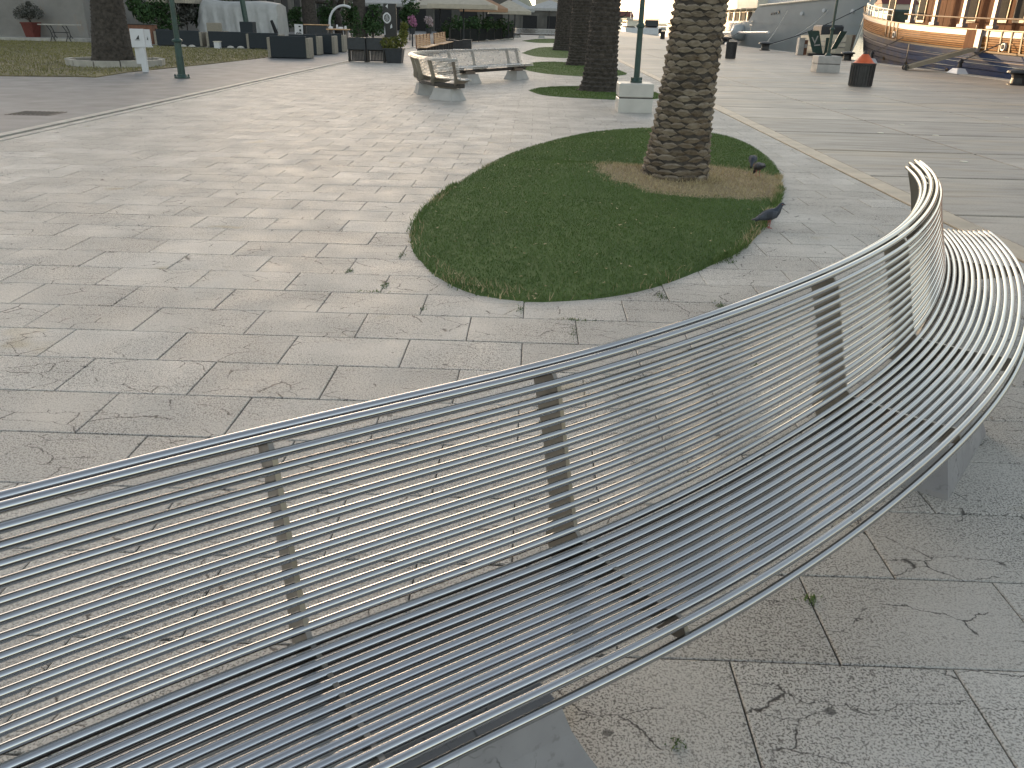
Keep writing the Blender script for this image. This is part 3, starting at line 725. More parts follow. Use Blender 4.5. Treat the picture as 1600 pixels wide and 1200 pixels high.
M['darkstone'] = simple('shade_darkened_stone', (.10, .095, .085), .9, 0, .35, .6, .3, 8)  # stone colour darkened to stand for the shade on these walls
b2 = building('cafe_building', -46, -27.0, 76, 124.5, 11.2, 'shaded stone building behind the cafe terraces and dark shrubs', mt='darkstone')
for k in range(9):
    y = 80+k*5; mb = MB(); mb.box((-26.97, y, 1.7), (.06, 2.2, 3.4)); mb.build('doorway', M['dark'], b2)
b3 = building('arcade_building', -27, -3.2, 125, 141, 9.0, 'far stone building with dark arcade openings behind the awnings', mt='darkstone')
openings(b3, 125, [-24+k*3.6 for k in range(6)], 0, 3.1, 2.4)
b4 = building('low_arcade_end', -3.1, 6.0, 125.3, 133, 3.0, 'low dark kiosk beside the arcade, seen between the parasols and the palms', mt='darkstone')  # end of the far building made single storey so sunlight reaches the yacht
openings(b4, 125.3, [-1, 2.4], 0, 2.3, 2.0)
# pale sunlit houses far over the harbour
for k, (x, w, y, h) in enumerate([(22, 14, 520, 5), (96, 12, 530, 10), (50, 16, 540, 6), (112, 12, 432, 11), (90, 18, 445, 15), (112, 14, 440, 12), (130, 20, 450, 16), (155, 16, 440, 12), (180, 18, 450, 14), (6, 14, 430, 13)]):
    root = thing('harbour_house', (x, y, -1), 'pale sunlit harbour house far across the water, %s of the far row' % ('first', 'second', 'third', 'fourth', 'fifth', 'sixth', 'seventh', 'eighth', 'ninth', 'last')[k], 'house', 'pale houses across the harbour')
    mb = MB(); mb.box((x, y+5, h/2-1), (w, 10, h)); mb.build('wall', M['cream'], root)
    mb = MB(); mb.add([(x-w/2-.4, y-.4, h-1), (x+w/2+.4, y-.4, h-1), (x+w/2+.4, y+10.4, h-1), (x-w/2-.4, y+10.4, h-1), (x-w/2+.5, y+5, h+2), (x+w/2-.5, y+5, h+2)], [(0, 1, 5, 4), (2, 3, 4, 5), (1, 2, 5), (3, 0, 4)]); mb.build('roof', M['terracotta'], root)
    for i in range(int(w/3)):
        for z in range(int(h/4)):
            mb = MB(); mb.box((x-w/2+1.6+i*3, y-.04, 1.2+z*3.4), (1.0, .1, 1.6)); mb.build('window', M['glass'], root)
# far shore quay
tag(MB().box((60, 440, -.6), (420, 60, 1.4)).build('far_quay', M['kerb']), kind='structure')

# ------------------------------------------------------------------ left lawn with palm, sign, lamp, pot and stone table
lawn = [G(0, 119)[:2]-np.array([20, 0]), G(0, 119)[:2], G(60, 119.5)[:2], G(120, 120)[:2], G(150, 121)[:2], G(200, 113)[:2], G(240, 109)[:2], G(320, 101)[:2], G(416, 90)[:2], np.array([-11.6, 44.5]), np.array([-20, 46.5]), np.array([-26, 49.7]), np.array([-50, 49.7])]
lawn = np.array(lawn); mb = MB(); mb.add([(p[0], p[1], .02) for p in lawn]+[(p[0], p[1], -.02) for p in lawn], [tuple(range(len(lawn)))]+[(i, i+len(lawn), (i+1) % len(lawn)+len(lawn), (i+1) % len(lawn)) for i in range(len(lawn))])
M['lawnsoil'] = simple('dry_lawn_soil', (.16, .135, .065), .9, 0, .45, .7, .4, 20)
tag(mb.build('lawn', M['lawnsoil']), kind='structure')
lo, hi = lawn.min(0), lawn.max(0); lo[0] = -36; pts = rng.uniform(lo, hi, (90000, 2)); pts = pts[in_poly(pts, lawn)][:42000]
V, Fc = blades(pts, .015, .03, .09, .03, 1.0); tag(fast_mesh('lawn_grass', V, Fc, M['lawnblade']), 'yellowing rough grass of the lawn under the left palm', 'grass', kind='stuff')

lp = thing('palm_tree', (-14.3, 29.2, 0), 'thick dark palm trunk standing in a low white kerb ring on the lawn', 'palm tree', 'palms along the promenade')
mb = MB(); Z = [-.05, .25, .6, 1.0, 1.5, 2.0, 4, 6.5]; Rr = [.72, .66, .62, .58, .53, .50, .46, .42]
mb.tube([(-14.3+.06*z, 29.2, z) for z in Z], Rr, 26); mb.build('trunk', M['barkdark'], lp, smooth=True)
mb = MB()
for i in range(56):
    z = .05+i*.11; r = np.interp(z, Z, Rr)
    for k in range(16):
        a = 2*math.pi*(k+.5*(i % 2))/16+random.uniform(-.08, .08); c = Vector((-14.3+.06*z+r*.99*math.cos(a), 29.2+r*.99*math.sin(a), z+random.uniform(-.03, .03)))
        tv = Vector((-math.sin(a), math.cos(a), 0))*.12*random.uniform(.7, 1.1); o_ = Vector((math.cos(a), math.sin(a), 0))*random.uniform(.008, .035)
        mb.add([c-tv, c+Vector((0, 0, -.06)), c+tv, c+Vector((0, 0, .05))+o_, c+o_*.8], [(0, 1, 4), (1, 2, 4), (2, 3, 4), (3, 0, 4)])
tag(mb.build('leaf_bases', M['barkdark'], lp), kind='stuff')
o = CROWN.copy(); col.objects.link(o); o.parent = lp; o.location = (.39, 0, 6.5)
ring = thing('planter_kerb', (-14.2, 29.2, 0), 'low worn white kerb ring round the foot of the thick left palm', 'kerb ring')
for k in range(12):
    a0, a1 = 2*math.pi*k/12+.012, 2*math.pi*(k+1)/12-.012; q = []
    for a, r in ((a0, 1.38), (a1, 1.38), (a1, 1.55), (a0, 1.55)): q.append((-14.2+r*math.cos(a), 29.2+r*math.sin(a)))
    mb = MB(); mb.prism(q, -.02, .22+random.uniform(-.012, .012)); mb.build('kerb_stone', M['kerb'], ring)

sg = thing('sign_post', (*G(228, 113)[:2], 0), 'white leaning sign post with folded panels in front of the thick left palm', 'sign')
sx_, sy_ = G(228, 113)[:2]
mb = MB(); mb.box((sx_, sy_, .38), (.17, .09, .76), bev=.01); mb.build('post', M['white'], sg)
mb = MB(); mb.box((sx_-.11, sy_+.03, .72), (.26, .05, .98), bev=.008); mb.build('back_panel', M['white'], sg)
mb = MB(); mb.box((sx_-.07, sy_-.05, .96), (.40, .04, .52), .12, bev=.008); fp = mb.build('front_panel', M['white'], sg)
mb = MB(); mb.box((sx_+.235, sy_-.04, .98), (.20, .04, .46), -.35, bev=.008); mb.box((sx_+.25, sy_-.10, .735), (.21, .14, .03), -.35); mb.build('side_panel', M['white'], sg)
mb = MB(); mb.slabpoly([(sx_-.12, sy_-.078, .93), (sx_-.02, sy_-.066, .93), (sx_-.02, sy_-.066, 1.05)], (0, -1, 0), .004); mb.slabpoly([(sx_-.15, sy_-.081, .905), (sx_+.0, sy_-.063, .905), (sx_+.0, sy_-.063, .918), (sx_-.15, sy_-.081, .918)], (0, -1, 0), .004); mb.build('emblem', M['black'], fp)
mb = MB(); mb.slabpoly([(sx_+.215, sy_-.066, .92), (sx_+.255, sy_-.08, .92), (sx_+.235, sy_-.072, 1.02)], (0, -1, 0), .004); mb.build('emblem', M['black'], fp)

def lamp(x, y, z0, r0, r1, hc, label, scale=1.0, bolts=True):
    root = thing('street_lamp', (x, y, z0), label, 'street lamp', 'green lamp posts along the promenade')
    mb = MB(); mb.lathe([(r0*2.0, 0), (r0*2.0, .03), (r0*1.55, .045), (r0*1.2, .10)], (x, y, z0), 20); mb.build('base_flange', M['green'], root)
    mb = MB(); mb.lathe([(r0, .06), (r0*.92, hc-.03), (r0*.9, hc)], (x, y, z0), 10); mb.build('lower_shaft', M['green'], root)
    mb = MB(); mb.lathe([(r0*.9, hc-.04), (r0*1.35, hc-.02), (r0*1.4, hc+.02), (r0*.9, hc+.06)], (x, y, z0), 16); mb.build('collar', M['green'], root)
    mb = MB(); mb.lathe([(r1, hc), (r1*.92, 3.4), (r1*.75, 3.9)], (x, y, z0), 10); mb.build('upper_shaft', M['green'], root)
    mb = MB(); mb.lathe([(.10, 3.85), (.16, 3.95), (.22, 4.4), (.26, 4.45), (.05, 4.75)], (x, y, z0), 12); mb.build('lantern', M['glass'], root)
    if bolts:
        for k in range(4):
            a = k*math.pi/2+.3; mb = MB(); mb.cyl((x+r0*1.7*math.cos(a), y+r0*1.7*math.sin(a), z0+.02), (x+r0*1.7*math.cos(a), y+r0*1.7*math.sin(a), z0+.10), .022, n=6); mb.build('bolt', M['green'], root)
    return root
lamp(-10.0, 24.3, 0, .105, .075, .97, 'green lamp post standing on the grey path left of the promenade')
def pedblock(x, y, w, d, h, mt, label):
    root = thing('lamp_pedestal', (x, y, 0), label, 'pedestal', 'stone lamp pedestals')
    mb = MB(); mb.box((x, y, h*.25-.01), (w, d, h*.5-.0), bev=.012); mb.build('lower_block', mt, root)
    mb = MB(); mb.box((x, y, h*.5), (w-.03, d-.03, .02)); mb.build('joint', M['joint'], root)
    mb = MB(); mb.box((x, y, h*.75+.005), (w, d, h*.5-.015), bev=.018); mb.build('upper_block', mt, root)
pedblock(2.08, 18.05, .70, .70, .57, M['marble'], 'white two block stone pedestal under the lamp beside the palms')
lamp(2.10, 18.05, .572, .062, .052, 1.07, 'slim green lamp post on the white stone pedestal beside the palms')
pedblock(12.05, 36.6, .94, .8, .63, M['pedfar'], 'grey stone pedestal on the quay in front of the pale yacht')
lamp(12.08, 36.6, .632, .075, .05, 1.0, 'slim dark lamp post on the grey quay pedestal before the yacht', bolts=False)

pot = thing('plant_pot', (*G(74, 62)[:2], 0), 'dark red square pot with bushy grey plant against the stucco wall', 'plant pot')
cx, cy = -29.6, 51.2
pot.location = (cx, cy, .18); WL[pot.name] = np.array([cx, cy, .18])
mb = MB(); mb.lathe([(.38, 0), (.52, .72), (.56, .72), (.56, .80), (.48, .80), (.46, .72)], (cx, cy, .18), 4, ph=.6); mb.build('pot', M['terracotta'], pot)
def leaf_cloud(centers, n, size, zsq=1.0):
    """many small leaf cards around the given (x, y, z, radius) clumps"""
    V = []; per = n//len(centers)
    for (x, y, z, r) in centers:
        d = rng.normal(0, 1, (per, 3)); d /= np.linalg.norm(d, axis=1)[:, None]; rr = r*rng.uniform(.3, 1, per)**.5
        c = np.array([x, y, z])+d*rr[:, None]*np.array([1, 1, zsq])
        u = rng.normal(0, 1, (per, 3)); u /= np.linalg.norm(u, axis=1)[:, None]; w = np.cross(u, rng.normal(0, 1, (per, 3))); w /= np.linalg.norm(w, axis=1)[:, None]
        s = size*rng.uniform(.6, 1.3, (per, 1))
        V.append(np.stack([c-u*s, c+w*s*.45, c+u*s, c-w*s*.45], 1))
    V = np.concatenate(V).reshape(-1, 3); return V, np.arange(len(V)).reshape(-1, 4)
mb = MB(); mb.tube([(cx, cy, .95), (cx-.05, cy, 1.2), (cx-.15, cy, 1.35)], [.06, .05, .03], 6); mb.tube([(cx-.03, cy, 1.15), (cx+.2, cy, 1.35)], [.04, .02], 6); mb.tube([(cx-.03, cy, 1.1), (cx-.5, cy, 1.3)], [.04, .02], 6); mb.build('stem', M['barkdark'], pot)
V, Fc = leaf_cloud([(cx-.6, cy, 1.4, .32), (cx-.25, cy, 1.6, .38), (cx+.2, cy, 1.65, .4), (cx+.55, cy, 1.45, .32), (cx, cy, 1.45, .35), (cx+.1, cy, 1.95, .15)], 1500, .06); fast_mesh('foliage', V, Fc, M['leafgrey'], pot)
tb = thing('stone_table', (-27.2, 49.9, 0), 'pale stone slab table on curved black iron legs by the stucco wall', 'table')
mb = MB(); mb.box((-27.2, 49.9, .90), (2.2, .6, .06), bev=.01); mb.build('tabletop', M['kerb'], tb)
for x in (-27.75, -26.85):
    mb = MB()
    for s in (-1, 1): mb.tube([(x-.1, 49.9+s*.2, .87), (x+.05, 49.9+s*.16, .6), (x+.1, 49.9+s*.14, .35), (x+.28, 49.9+s*.22, .02)], .025, 6); mb.tube([(x+.1, 49.9+s*.14, .35), (x-.02, 49.9+s*.2, .02)], .022, 6)
    mb.build('leg', M['black'], tb)
mb = MB(); mb.cyl((-27.68, 49.9, .5), (-26.75, 49.9, .5), .025, n=6); mb.build('stretcher', M['black'], tb)

# ------------------------------------------------------------------ cafe terrace: sofas, boxes, planters, benches, parasols
def sofa(x, y, w, rz, label, h=.86):
    root = thing('terrace_sofa', (x, y, 0), label, 'sofa', 'dark sofas of the cafe terrace', rz)
    for nm, c, s, mt in (('base', (0, .1, .22), (w-.24, .80, .40), 'navy'), ('backrest', (0, -.36, h/2+.02), (w-.244, .14, h), 'navy'), ('cushion', (0, .12, .48), (w-.27, .66, .12), 'navy')):
        mb = MB(); mb.box(c, s, bev=.02); mb.build(nm, M[mt], root, world=False)
    for sx2 in (-1, 1):
        mb = MB(); mb.box((sx2*(w/2-.06), .03, h*.48), (.12, .96, h*.93), bev=.015); mb.build('armrest', M['beige'], root, world=False)
    return root
for k, (x, y, w, rz, lb) in enumerate([(-10.55, 37.5, 1.75, 0.05, 'dark sofa with pale end panel nearest the promenade, back turned to the camera'), (-10.9, 41.2, 1.5, 0.05, 'second dark sofa with pale end panel, right behind the nearest one'),
        (-10.55, 42.6, 1.6, .05, 'third dark sofa of the row with pale end panels going back'), (-10.75, 45.2, 1.8, .05, 'rearmost dark sofa with reddish lit end panel in the row'),
        (-16.6, 47.6, 2.4, .02, 'long low dark sofa in front of the grey tarpaulin'), (-19.6, 48.2, 2.6, .02, 'dark sofa between the lamp post and the wicker armchair'), (-14.4, 46.6, 1.8, .02, 'dark sofa partly behind the nearest dark sofa'), (-22.0, 50.5, 2.2, 0.0, 'dark sofa seen behind the green lamp post')]):
    sofa(x, y, w, rz, lb, .86 if k < 4 else .78)
ch = thing('wicker_armchair', (-17.6, 48.3, 0), 'beige wicker armchair between two dark sofas by the lawn edge', 'armchair')
mb = MB(); mb.box((-17.6, 48.0, .62), (.8, .12, 1.2), bev=.03); mb.build('backrest', M['beige'], ch)
mb = MB(); mb.box((-17.6, 48.5, .3), (.8, .7, .5), bev=.03); mb.build('seat', M['beige'], ch)
for s in (-1, 1): mb = MB(); mb.box((-17.6+s*.42, 48.5, .45), (.1, .7, .7), bev=.02); mb.build('armrest', M['beige'], ch)
def boxthing(name, c, s, mt, label, cat, bev=.015, group=None, lid=None):
    root = thing(name, (c[0], c[1], c[2]-s[2]/2), label, cat, group)
    mb = MB(); mb.box(c, s, bev=bev); mb.build('body', M[mt], root)
    if lid: mb = MB(); mb.box((c[0], c[1], c[2]+s[2]/2+.02), (s[0]+.05, s[1]+.05, .04), bev=.008); mb.build('lid', M[lid], root)
    return root
boxthing('rust_brown_planter', (-22.6, 50.0, .5), (1.6, .8, 1.0), 'rust', 'rust brown planter box right of the white sign post', 'planter', lid='black')
boxthing('white_box', (-16.55, 45.3, .16), (.28, .28, .34), 'white', 'small white box on the grass in front of the wicker armchair', 'box', lid='offwhite')
for k, x in enumerate((-15.9, -15.4, -18.0, -18.5)):
    mb = MB(); mb.lathe([(.10, 0), (.17, .05), (.13, .12), (.04, .15)], (0, 0, 0), 8, sx=1.2); o = mb.build('stone', M['kerb']); o.location = (x, 45.35+.1*k, .01); tag(o, 'small pale stone at the lawn edge, %s' % ('beside the white box', 'second right of the white box', 'left of the white box under the sofa', 'furthest left of the white box')[k], 'stone', 'pale stones at the lawn edge')

# tarpaulin covered stack
tp = thing('covered_furniture', (-20.0, 62, 0), 'large stack of furniture wrapped in a creased grey tarpaulin', 'tarpaulin')
rings = []
nx = 46
for i in range(nx):
    u = i/(nx-1); x = -23.6+5.6*u; top = 2.75-.55*u-.18*math.sin(u*5.5) if u > .04 else 2.3
    top *= min(1, .55+u*6) if u < .08 else 1
    fold = lambda k: .07*math.sin(u*44+k)+.05*math.sin(u*91+2*k); q = []
    for j in range(9):
        s = j/8; z = s*top*.92; q.append((x+.06*math.sin(j*2.1+u*20), 60.9+.45*s+fold(j*.35)*(1.2-s), z))
    q += [(x, 61.7, top), (x, 62.6, top+.05), (x, 63.6, top*.95), (x, 64.0, .2)]
    rings.append(q)
mb = MB(); mb.loft(rings, closed=False); mb.add([p for p in rings[0]], [tuple(range(len(rings[0])))]); mb.add([p for p in rings[-1]], [tuple(range(len(rings[-1])-1, -1, -1))]); mb.build('cover', M['tarp'], tp, smooth=True)
mb = MB(); mb.tube([(x, 61.8, 2.72-.55*((x+23.6)/5.6)-.15*math.sin((x+23.6)*.98)+.03) for x in np.linspace(-22.6, -18.2, 14)], .05, 6); mb.build('hem', M['white'], tp)
mb = MB(); mb.tube([D(424, 32, 60.6), D(432, 52, 60.5)], [.10, .14], 6); mb.build('opening', M['dark'], tp)
po = thing('terrace_post', (*D(386, 45, 56.5)[:2], 0), 'dark square post on a box base in front of the tarpaulin', 'post')
a, bb = D(388, 45, 56.5), D(376, 0, 56.5); mb = MB(); mb.cyl((a[0], 56.5, 0), (bb[0]-.05, 56.5, 4.2), .17, n=8); mb.build('shaft', M['green'], po)
mb = MB(); mb.box((a[0], 56.5, .62), (.8, .8, 1.24), bev=.02); mb.build('base_box', M['navy'], po)

def shrub(x, y, z0, h, r, label, mt='leaf', n=700, cone=False, group='dark shrubs of the terrace', leaf=.10):
    root = thing('shrub', (x, y, z0), label, 'shrub', group)
    mb = MB(); mb.tube([(x, y, z0), (x+.03, y, z0+h*.6)], [.05, .02], 6); mb.build('stem', M['barkdark'], root)
    if cone: cs = [(x+random.uniform(-.03, .03), y, z0+h*(.12+.16*i), r*(1-.14*i)) for i in range(6)]
    else: cs = [(x+random.uniform(-r*.6, r*.6), y+random.uniform(-r*.5, r*.5), z0+h*random.uniform(.3, .85), r*random.uniform(.4, .65)) for i in range(8)]
    V, Fc = leaf_cloud(cs, n, leaf, 1.1); fast_mesh('foliage', V, Fc, M[mt], root)
    return root
for k, (px, Y, h, r, lb) in enumerate([(224, 54, 3.4, .95, 'dark bushy plant just right of the thick left palm trunk'), (254, 56, 3.6, 1.1, 'dark bushy plant behind the left lamp post'), (292, 62, 3.2, 1.2, 'grey violet flowering bush behind the left lamp post'),
        (316, 64, 3.2, 1.0, 'dark bush under the pale parasol left of the tarpaulin'), (343, 63, 3.0, .9, 'dark bush directly left of the tarpaulin'), (466, 70, 2.4, .8, 'spiky green bush right of the tarpaulin'), (506, 72, 2.7, 1.0, 'spiky green bush between two terrace tree trunks'),
        (548, 68, 2.6, .9, 'dark green bush behind the box planters'), (583, 66, 2.6, .9, 'dark green bush behind the menu totem'), (640, 72, 3.4, .9, 'tall dark green bush behind the pink flowers')]):
    p = D(px, 40, Y); shrub(p[0], Y, 0, h, r, lb, 'leafgrey' if k == 2 else 'leaf', 900, leaf=.13)
for k, (p0, p1, Y, r, lb) in enumerate([((486, 52), (481, 0), 67, .58, 'dark tree trunk on the terrace right of the tarpaulin'), ((529, 45), (525, 18), 74, .30, 'forked dark tree trunk on the terrace, middle of three'), ((563, 50), (561, 0), 66, .50, 'dark tree trunk on the terrace beside the menu totem'), ((341, 40), (338, 0), 70, .6, 'dark trunk behind the terrace left of the tarpaulin')]):
    a, b_ = D(*p0, Y), D(*p1, Y); root = thing('terrace_tree', (a[0], Y, 0), lb, 'tree', 'dark trees on the terrace')
    dx_ = (b_[0]-a[0])/max(.1, b_[2]-a[2])
    mb = MB()
    if k == 1:
        mb.tube([(a[0], Y, -.05), (a[0], Y, 1.6), (b_[0]-.1, Y, 2.6)], [r*1.2, r, r*.9], 10); mb.tube([(a[0]-.05, Y, 1.9), (a[0]-.8, Y, 2.7), (a[0]-1.9, Y, 2.75), (a[0]-2.3, Y, 2.45)], [r*.7, r*.6, r*.5, r*.4], 8); mb.tube([(a[0], Y, 2.2), (a[0]-.6, Y, 3.4), (a[0]-1.0, Y, 6)], [r*.8, r*.6, r*.3], 8); mb.tube([(a[0], Y, 2.2), (a[0]+.7, Y, 3.5), (a[0]+1.2, Y, 6)], [r*.8, r*.6, r*.3], 8)
    else: mb.tube([(a[0]+dx_*(z-1), Y, z) for z in (-.05, 1, 2.2, 4, 6)], [r*1.25, r, r*.92, r*.85, r*.7], 12)
    mb.build('trunk', M['barkdark'], root, smooth=True)
    V, Fc = leaf_cloud([(a[0]+random.uniform(-1.8, 1.8), Y+random.uniform(-1.5, 1.5), 6.5+random.uniform(-.8, 1.2), 1.2) for i in range(6)], 700, .22); fast_mesh('crown', V, Fc, M['leaf'], root)

for k in range(7):
    p = np.array([-6.0, 66.0])+np.array([3.6, 20.0])*k/6; shrub(p[0]-.5, p[1], 0, 1.9, .75, 'dark leafy shrub behind the low terrace fence, %s along it' % ('first', 'second', 'third', 'fourth', 'fifth', 'sixth', 'last')[k], n=500, leaf=.12)
# menu board, counter, tables, hanging hoop chair
mn = thing('menu_board', (*D(468, 56, 46)[:2], .8), 'small white menu card board leaning above the dark sofas', 'menu board')
a = D(467, 48, 44.6); mb = MB(); mb.box((a[0], 44.6, a[2]), (.42, .03, .60), tilt=('Y', .03), bev=.005); mb.build('card', M['white'], mn)
mb = MB(); mb.box((a[0]+.06, 44.57, a[2]+.2), (.10, .012, .06)); mb.box((a[0]+.08, 44.57, a[2]+.02), (.09, .012, .10))
for i in range(5): mb.box((a[0]-.12+i*.055, 44.57, a[2]-.12+.02*(i % 2)), (.035, .012, .06))
mb.build('print', M['navy'], mn)
mb = MB(); mb.box((a[0]+.32, 44.7, a[2]-.02), (.10, .04, .56), bev=.005); mb.build('easel', M['black'], mn)
mb = MB(); mb.cyl((a[0]+.05, 44.7, 0), (a[0]+.05, 44.7, a[2]-.2), .03, n=6); mb.build('stand', M['black'], mn)
ct = thing('bar_counter', (*D(494, 60, 52)[:2], 0), 'dark bar counter with a thin wooden top behind the sofas', 'counter')
a, b_ = D(474, 39, 52), D(512, 41, 52); mb = MB(); mb.box(((a[0]+b_[0])/2, 52.3, a[2]/2), (b_[0]-a[0]-.1, .6, a[2]), bev=.01); mb.build('body', M['anthracite'], ct)
mb = MB(); mb.box(((a[0]+b_[0])/2, 52.3, a[2]+.025), (b_[0]-a[0], .7, .05), bev=.008); mb.build('top', M['benchwood'], ct)
for x in np.linspace(a[0]+.3, b_[0]-.3, 3): mb = MB(); mb.box((x, 51.99, a[2]*.55), (.04, .02, a[2]*.7)); mb.build('panel_joint', M['black'], ct)
tt_ = thing('terrace_table', (*D(526, 60, 50)[:2], 0), 'wooden topped terrace table with pale things on it beside the box planters', 'table')
a, b_ = D(511, 50, 50), D(544, 48, 50); mb = MB(); mb.box(((a[0]+b_[0])/2, 50.2, 1.0), (b_[0]-a[0], .8, .06), bev=.01); mb.build('tabletop', M['benchwood'], tt_)
for s in (.15, .85):
    x = a[0]+(b_[0]-a[0])*s; mb = MB(); mb.box((x, 50.2, .49), (.08, .6, .97)); mb.build('leg', M['black'], tt_)
for k, (x, h, w) in enumerate([(.15, .12, .25), (.45, .22, .12), (.62, .10, .3), (.85, .16, .14)]):
    mb = MB(); mb.lathe([(w*.5, 0), (w*.5, h*.7), (w*.3, h)], (0, 0, 0), 8); o = mb.build('table_dish', M['white']); o.location = (a[0]+(b_[0]-a[0])*x, 50.2, 1.031)
    tag(o, ('low pale bowl at the left end of the wooden terrace table', 'tall pale jar in the middle of the wooden terrace table', 'wide pale dish on the wooden terrace table', 'small pale pot at the right end of the wooden terrace table')[k], 'dish', 'dishes on the terrace table')
hc_ = thing('hoop_chair', (*D(534, 44, 56)[:2], 0), 'white hoop framed hanging chair beside the box planters', 'chair')
c = D(541, 40, 56); mb = MB(); mb.tube([(c[0]+.95*math.cos(t_)-.1, 56, c[2]+.1+1.05*math.sin(t_)) for t_ in np.linspace(math.pi*1.05, math.pi*.35, 14)], .07, 8); mb.build('hoop', M['white'], hc_)
mb = MB(); mb.tube([(c[0]-.95, 56, .0), (c[0]-1.04, 56, c[2])], .05, 6); mb.lathe([(.5, 0), (.5, .05)], (c[0]-.9, 56, 0), 12); mb.build('stand', M['white'], hc_)

def planter_box(x, y, w, label):
    root = thing('terrace_planter', (x, y, 0), label, 'planter', 'anthracite planters on stands')
    mb = MB(); mb.box((x, y, .70), (w, .45, .46), bev=.01); mb.build('box', M['anthracite'], root)
    for sx2 in (-1, 1):
        mb = MB(); mb.box((x+sx2*(w/2-.03), y, .24), (.05, .40, .47)); mb.build('leg', M['black'], root)
    mb = MB()
    mb.box((x, y+.1, .05), (w-.1, .03, .04)); mb.box((x, y+.1, .44), (w-.1, .03, .04)); mb.build('grille_frame', M['black'], root)
    for k in range(9):
        mb = MB(); mb.box((x-w/2+.12+k*(w-.24)/8, y+.1, .245), (.05, .03, .36)); mb.build('grille_bar', M['black'], root)
    return root
pa = planter_box(-7.25, 35.5, .72, 'left of two anthracite planter boxes on stands, holding a conical shrub')
pb = planter_box(-6.50, 35.6, .72, 'right of two anthracite planter boxes on stands, beside the menu totem')
shrub(-7.22, 35.5, .93, 1.15, .26, 'conical dark green shrub in the left planter box', n=700, cone=True, leaf=.05)
shrub(-6.62, 35.6, .93, .70, .25, 'rounded dark green shrub in the right planter box', n=600, leaf=.05)
mt_ = thing('menu_totem', (-6.05, 36.4, 0), 'tall dark menu totem with white roundel beside the box planters', 'sign')
mb = MB(); mb.box((-6.02, 36.4, 1.1), (.52, .10, 2.2), bev=.01); mb.build('panel', M['black'], mt_)
c = D(604.5, 28, 36.33); mb = MB(); mb.add([(c[0]+(.17 if abs(math.sin(t_)) < .8 else .15)*math.cos(t_), 36.335, c[2]+.21*math.sin(t_)) for t_ in np.linspace(0, 2*math.pi, 20, endpoint=False)], [tuple(range(20))]); rd = mb.build('roundel', M['white'], mt_)
mb = MB(); mb.tube([(c[0]+.10*math.cos(t_), 36.33, c[2]+.125*math.sin(t_)) for t_ in np.linspace(0, 2*math.pi, 16)], .016, 5)
for q in (-.055, 0, .055): mb.tube([(c[0]+q-.03, 36.33, c[2]-.09), (c[0]+q+.03, 36.33, c[2]+.09)], .013, 5)
mb.build('emblem', M['black'], rd)
c = D(604, 10, 36.33); mb = MB(); mb.slabpoly([(c[0]-.05, 36.34, c[2]), (c[0]+.05, 36.34, c[2]+.10), (c[0]+.04, 36.34, c[2]-.08), (c[0]+.005, 36.34, c[2]-.03)], (0, -1, 0), .006); mb.build('arrow', M['white'], mt_)
c = D(601, 46, 36.33); mb = MB(); mb.slabpoly([(c[0]-.03, 36.34, c[2]-.2), (c[0]+.03, 36.34, c[2]-.2), (c[0]+.01, 36.34, c[2]+.15)], (0, -1, 0), .006); mb.build('mark', M['white'], mt_)
c = D(611, 41, 36.33); mb = MB(); mb.slabpoly([(c[0]-.04, 36.34, c[2]-.09), (c[0]+.05, 36.34, c[2]-.05), (c[0]+.03, 36.34, c[2]+.10), (c[0]-.02, 36.34, c[2]+.02)], (0, -1, 0), .006); mb.build('mark', M['white'], mt_)
bs = boxthing('info_box', (-6.02, 36.1, .75), (.30, .2, .36), 'beige', 'small grey box mounted at the foot of the dark menu totem', 'box'); mb = MB(); mb.cyl((-6.02, 36.1, 0), (-6.02, 36.1, .57), .03, n=6); mb.build('stand', M['black'], bs)
sp = thing('square_planter', (-5.8, 35.4, 0), 'dark square ground planter under the wooden benches with a leafy yellow green shrub', 'planter')
mb = MB(); mb.lathe([(.40, 0), (.50, .52), (.54, .52), (.54, .56), (.45, .56), (.45, .50)], (-5.72, 35.4, 0), 4, ph=math.pi/4); mb.build('box', M['anthracite'], sp)
for k, (x, z, r, n) in enumerate([(-6.0, .75, .3, 500), (-5.3, 1.05, .3, 600), (-5.28, 1.45, .2, 300), (-5.65, .85, .32, 500)]):
    pass
V, Fc = leaf_cloud([(-6.05, 35.4, .72, .25), (-5.75, 35.4, .72, .28), (-5.42, 35.4, .85, .24), (-5.33, 35.4, 1.12, .20), (-5.30, 35.4, 1.38, .16)], 1500, .055); fast_mesh('foliage', V, Fc, M['leafyellow'], sp)
mb = MB(); mb.tube([(-5.5, 35.4, .5), (-5.35, 35.4, 1.0), (-5.3, 35.4, 1.4)], [.03, .02, .01], 5); mb.build('stem', M['barkdark'], sp)

def wood_bench(x, y0, y1, label):
    root = thing('wooden_bench', (x, (y0+y1)/2, 0), label, 'bench', 'wooden terrace benches'); L = y1-y0; yc = (y0+y1)/2
    for k in range(5):
        mb = MB(); mb.box((x+.10+k*.085, yc, .44), (.075, L, .035), bev=.006); mb.build('seat_slat', M['benchwood'], root)
    for k in range(6):
        mb = MB(); mb.box((x+.03-.012*k, yc, .50+k*.085), (.03, L-.3, .07), bev=.005); mb.build('back_slat', M['benchwood'], root)
    nb = max(3, int(L/1.1))
    for k in range(nb):
        y = y0+.2+k*(L-.4)/(nb-1); mb = MB(); mb.box((x-.01, y, .68), (.05, .09, .62)); mb.build('back_post', M['rust'], root)
        mb = MB(); mb.box((x+.25, y, .205), (.45, .07, .41)); mb.build('leg', M['black'], root)
wood_bench(-5.55, 40.5, 46.0, 'nearer of two slatted warm wooden benches facing the promenade')
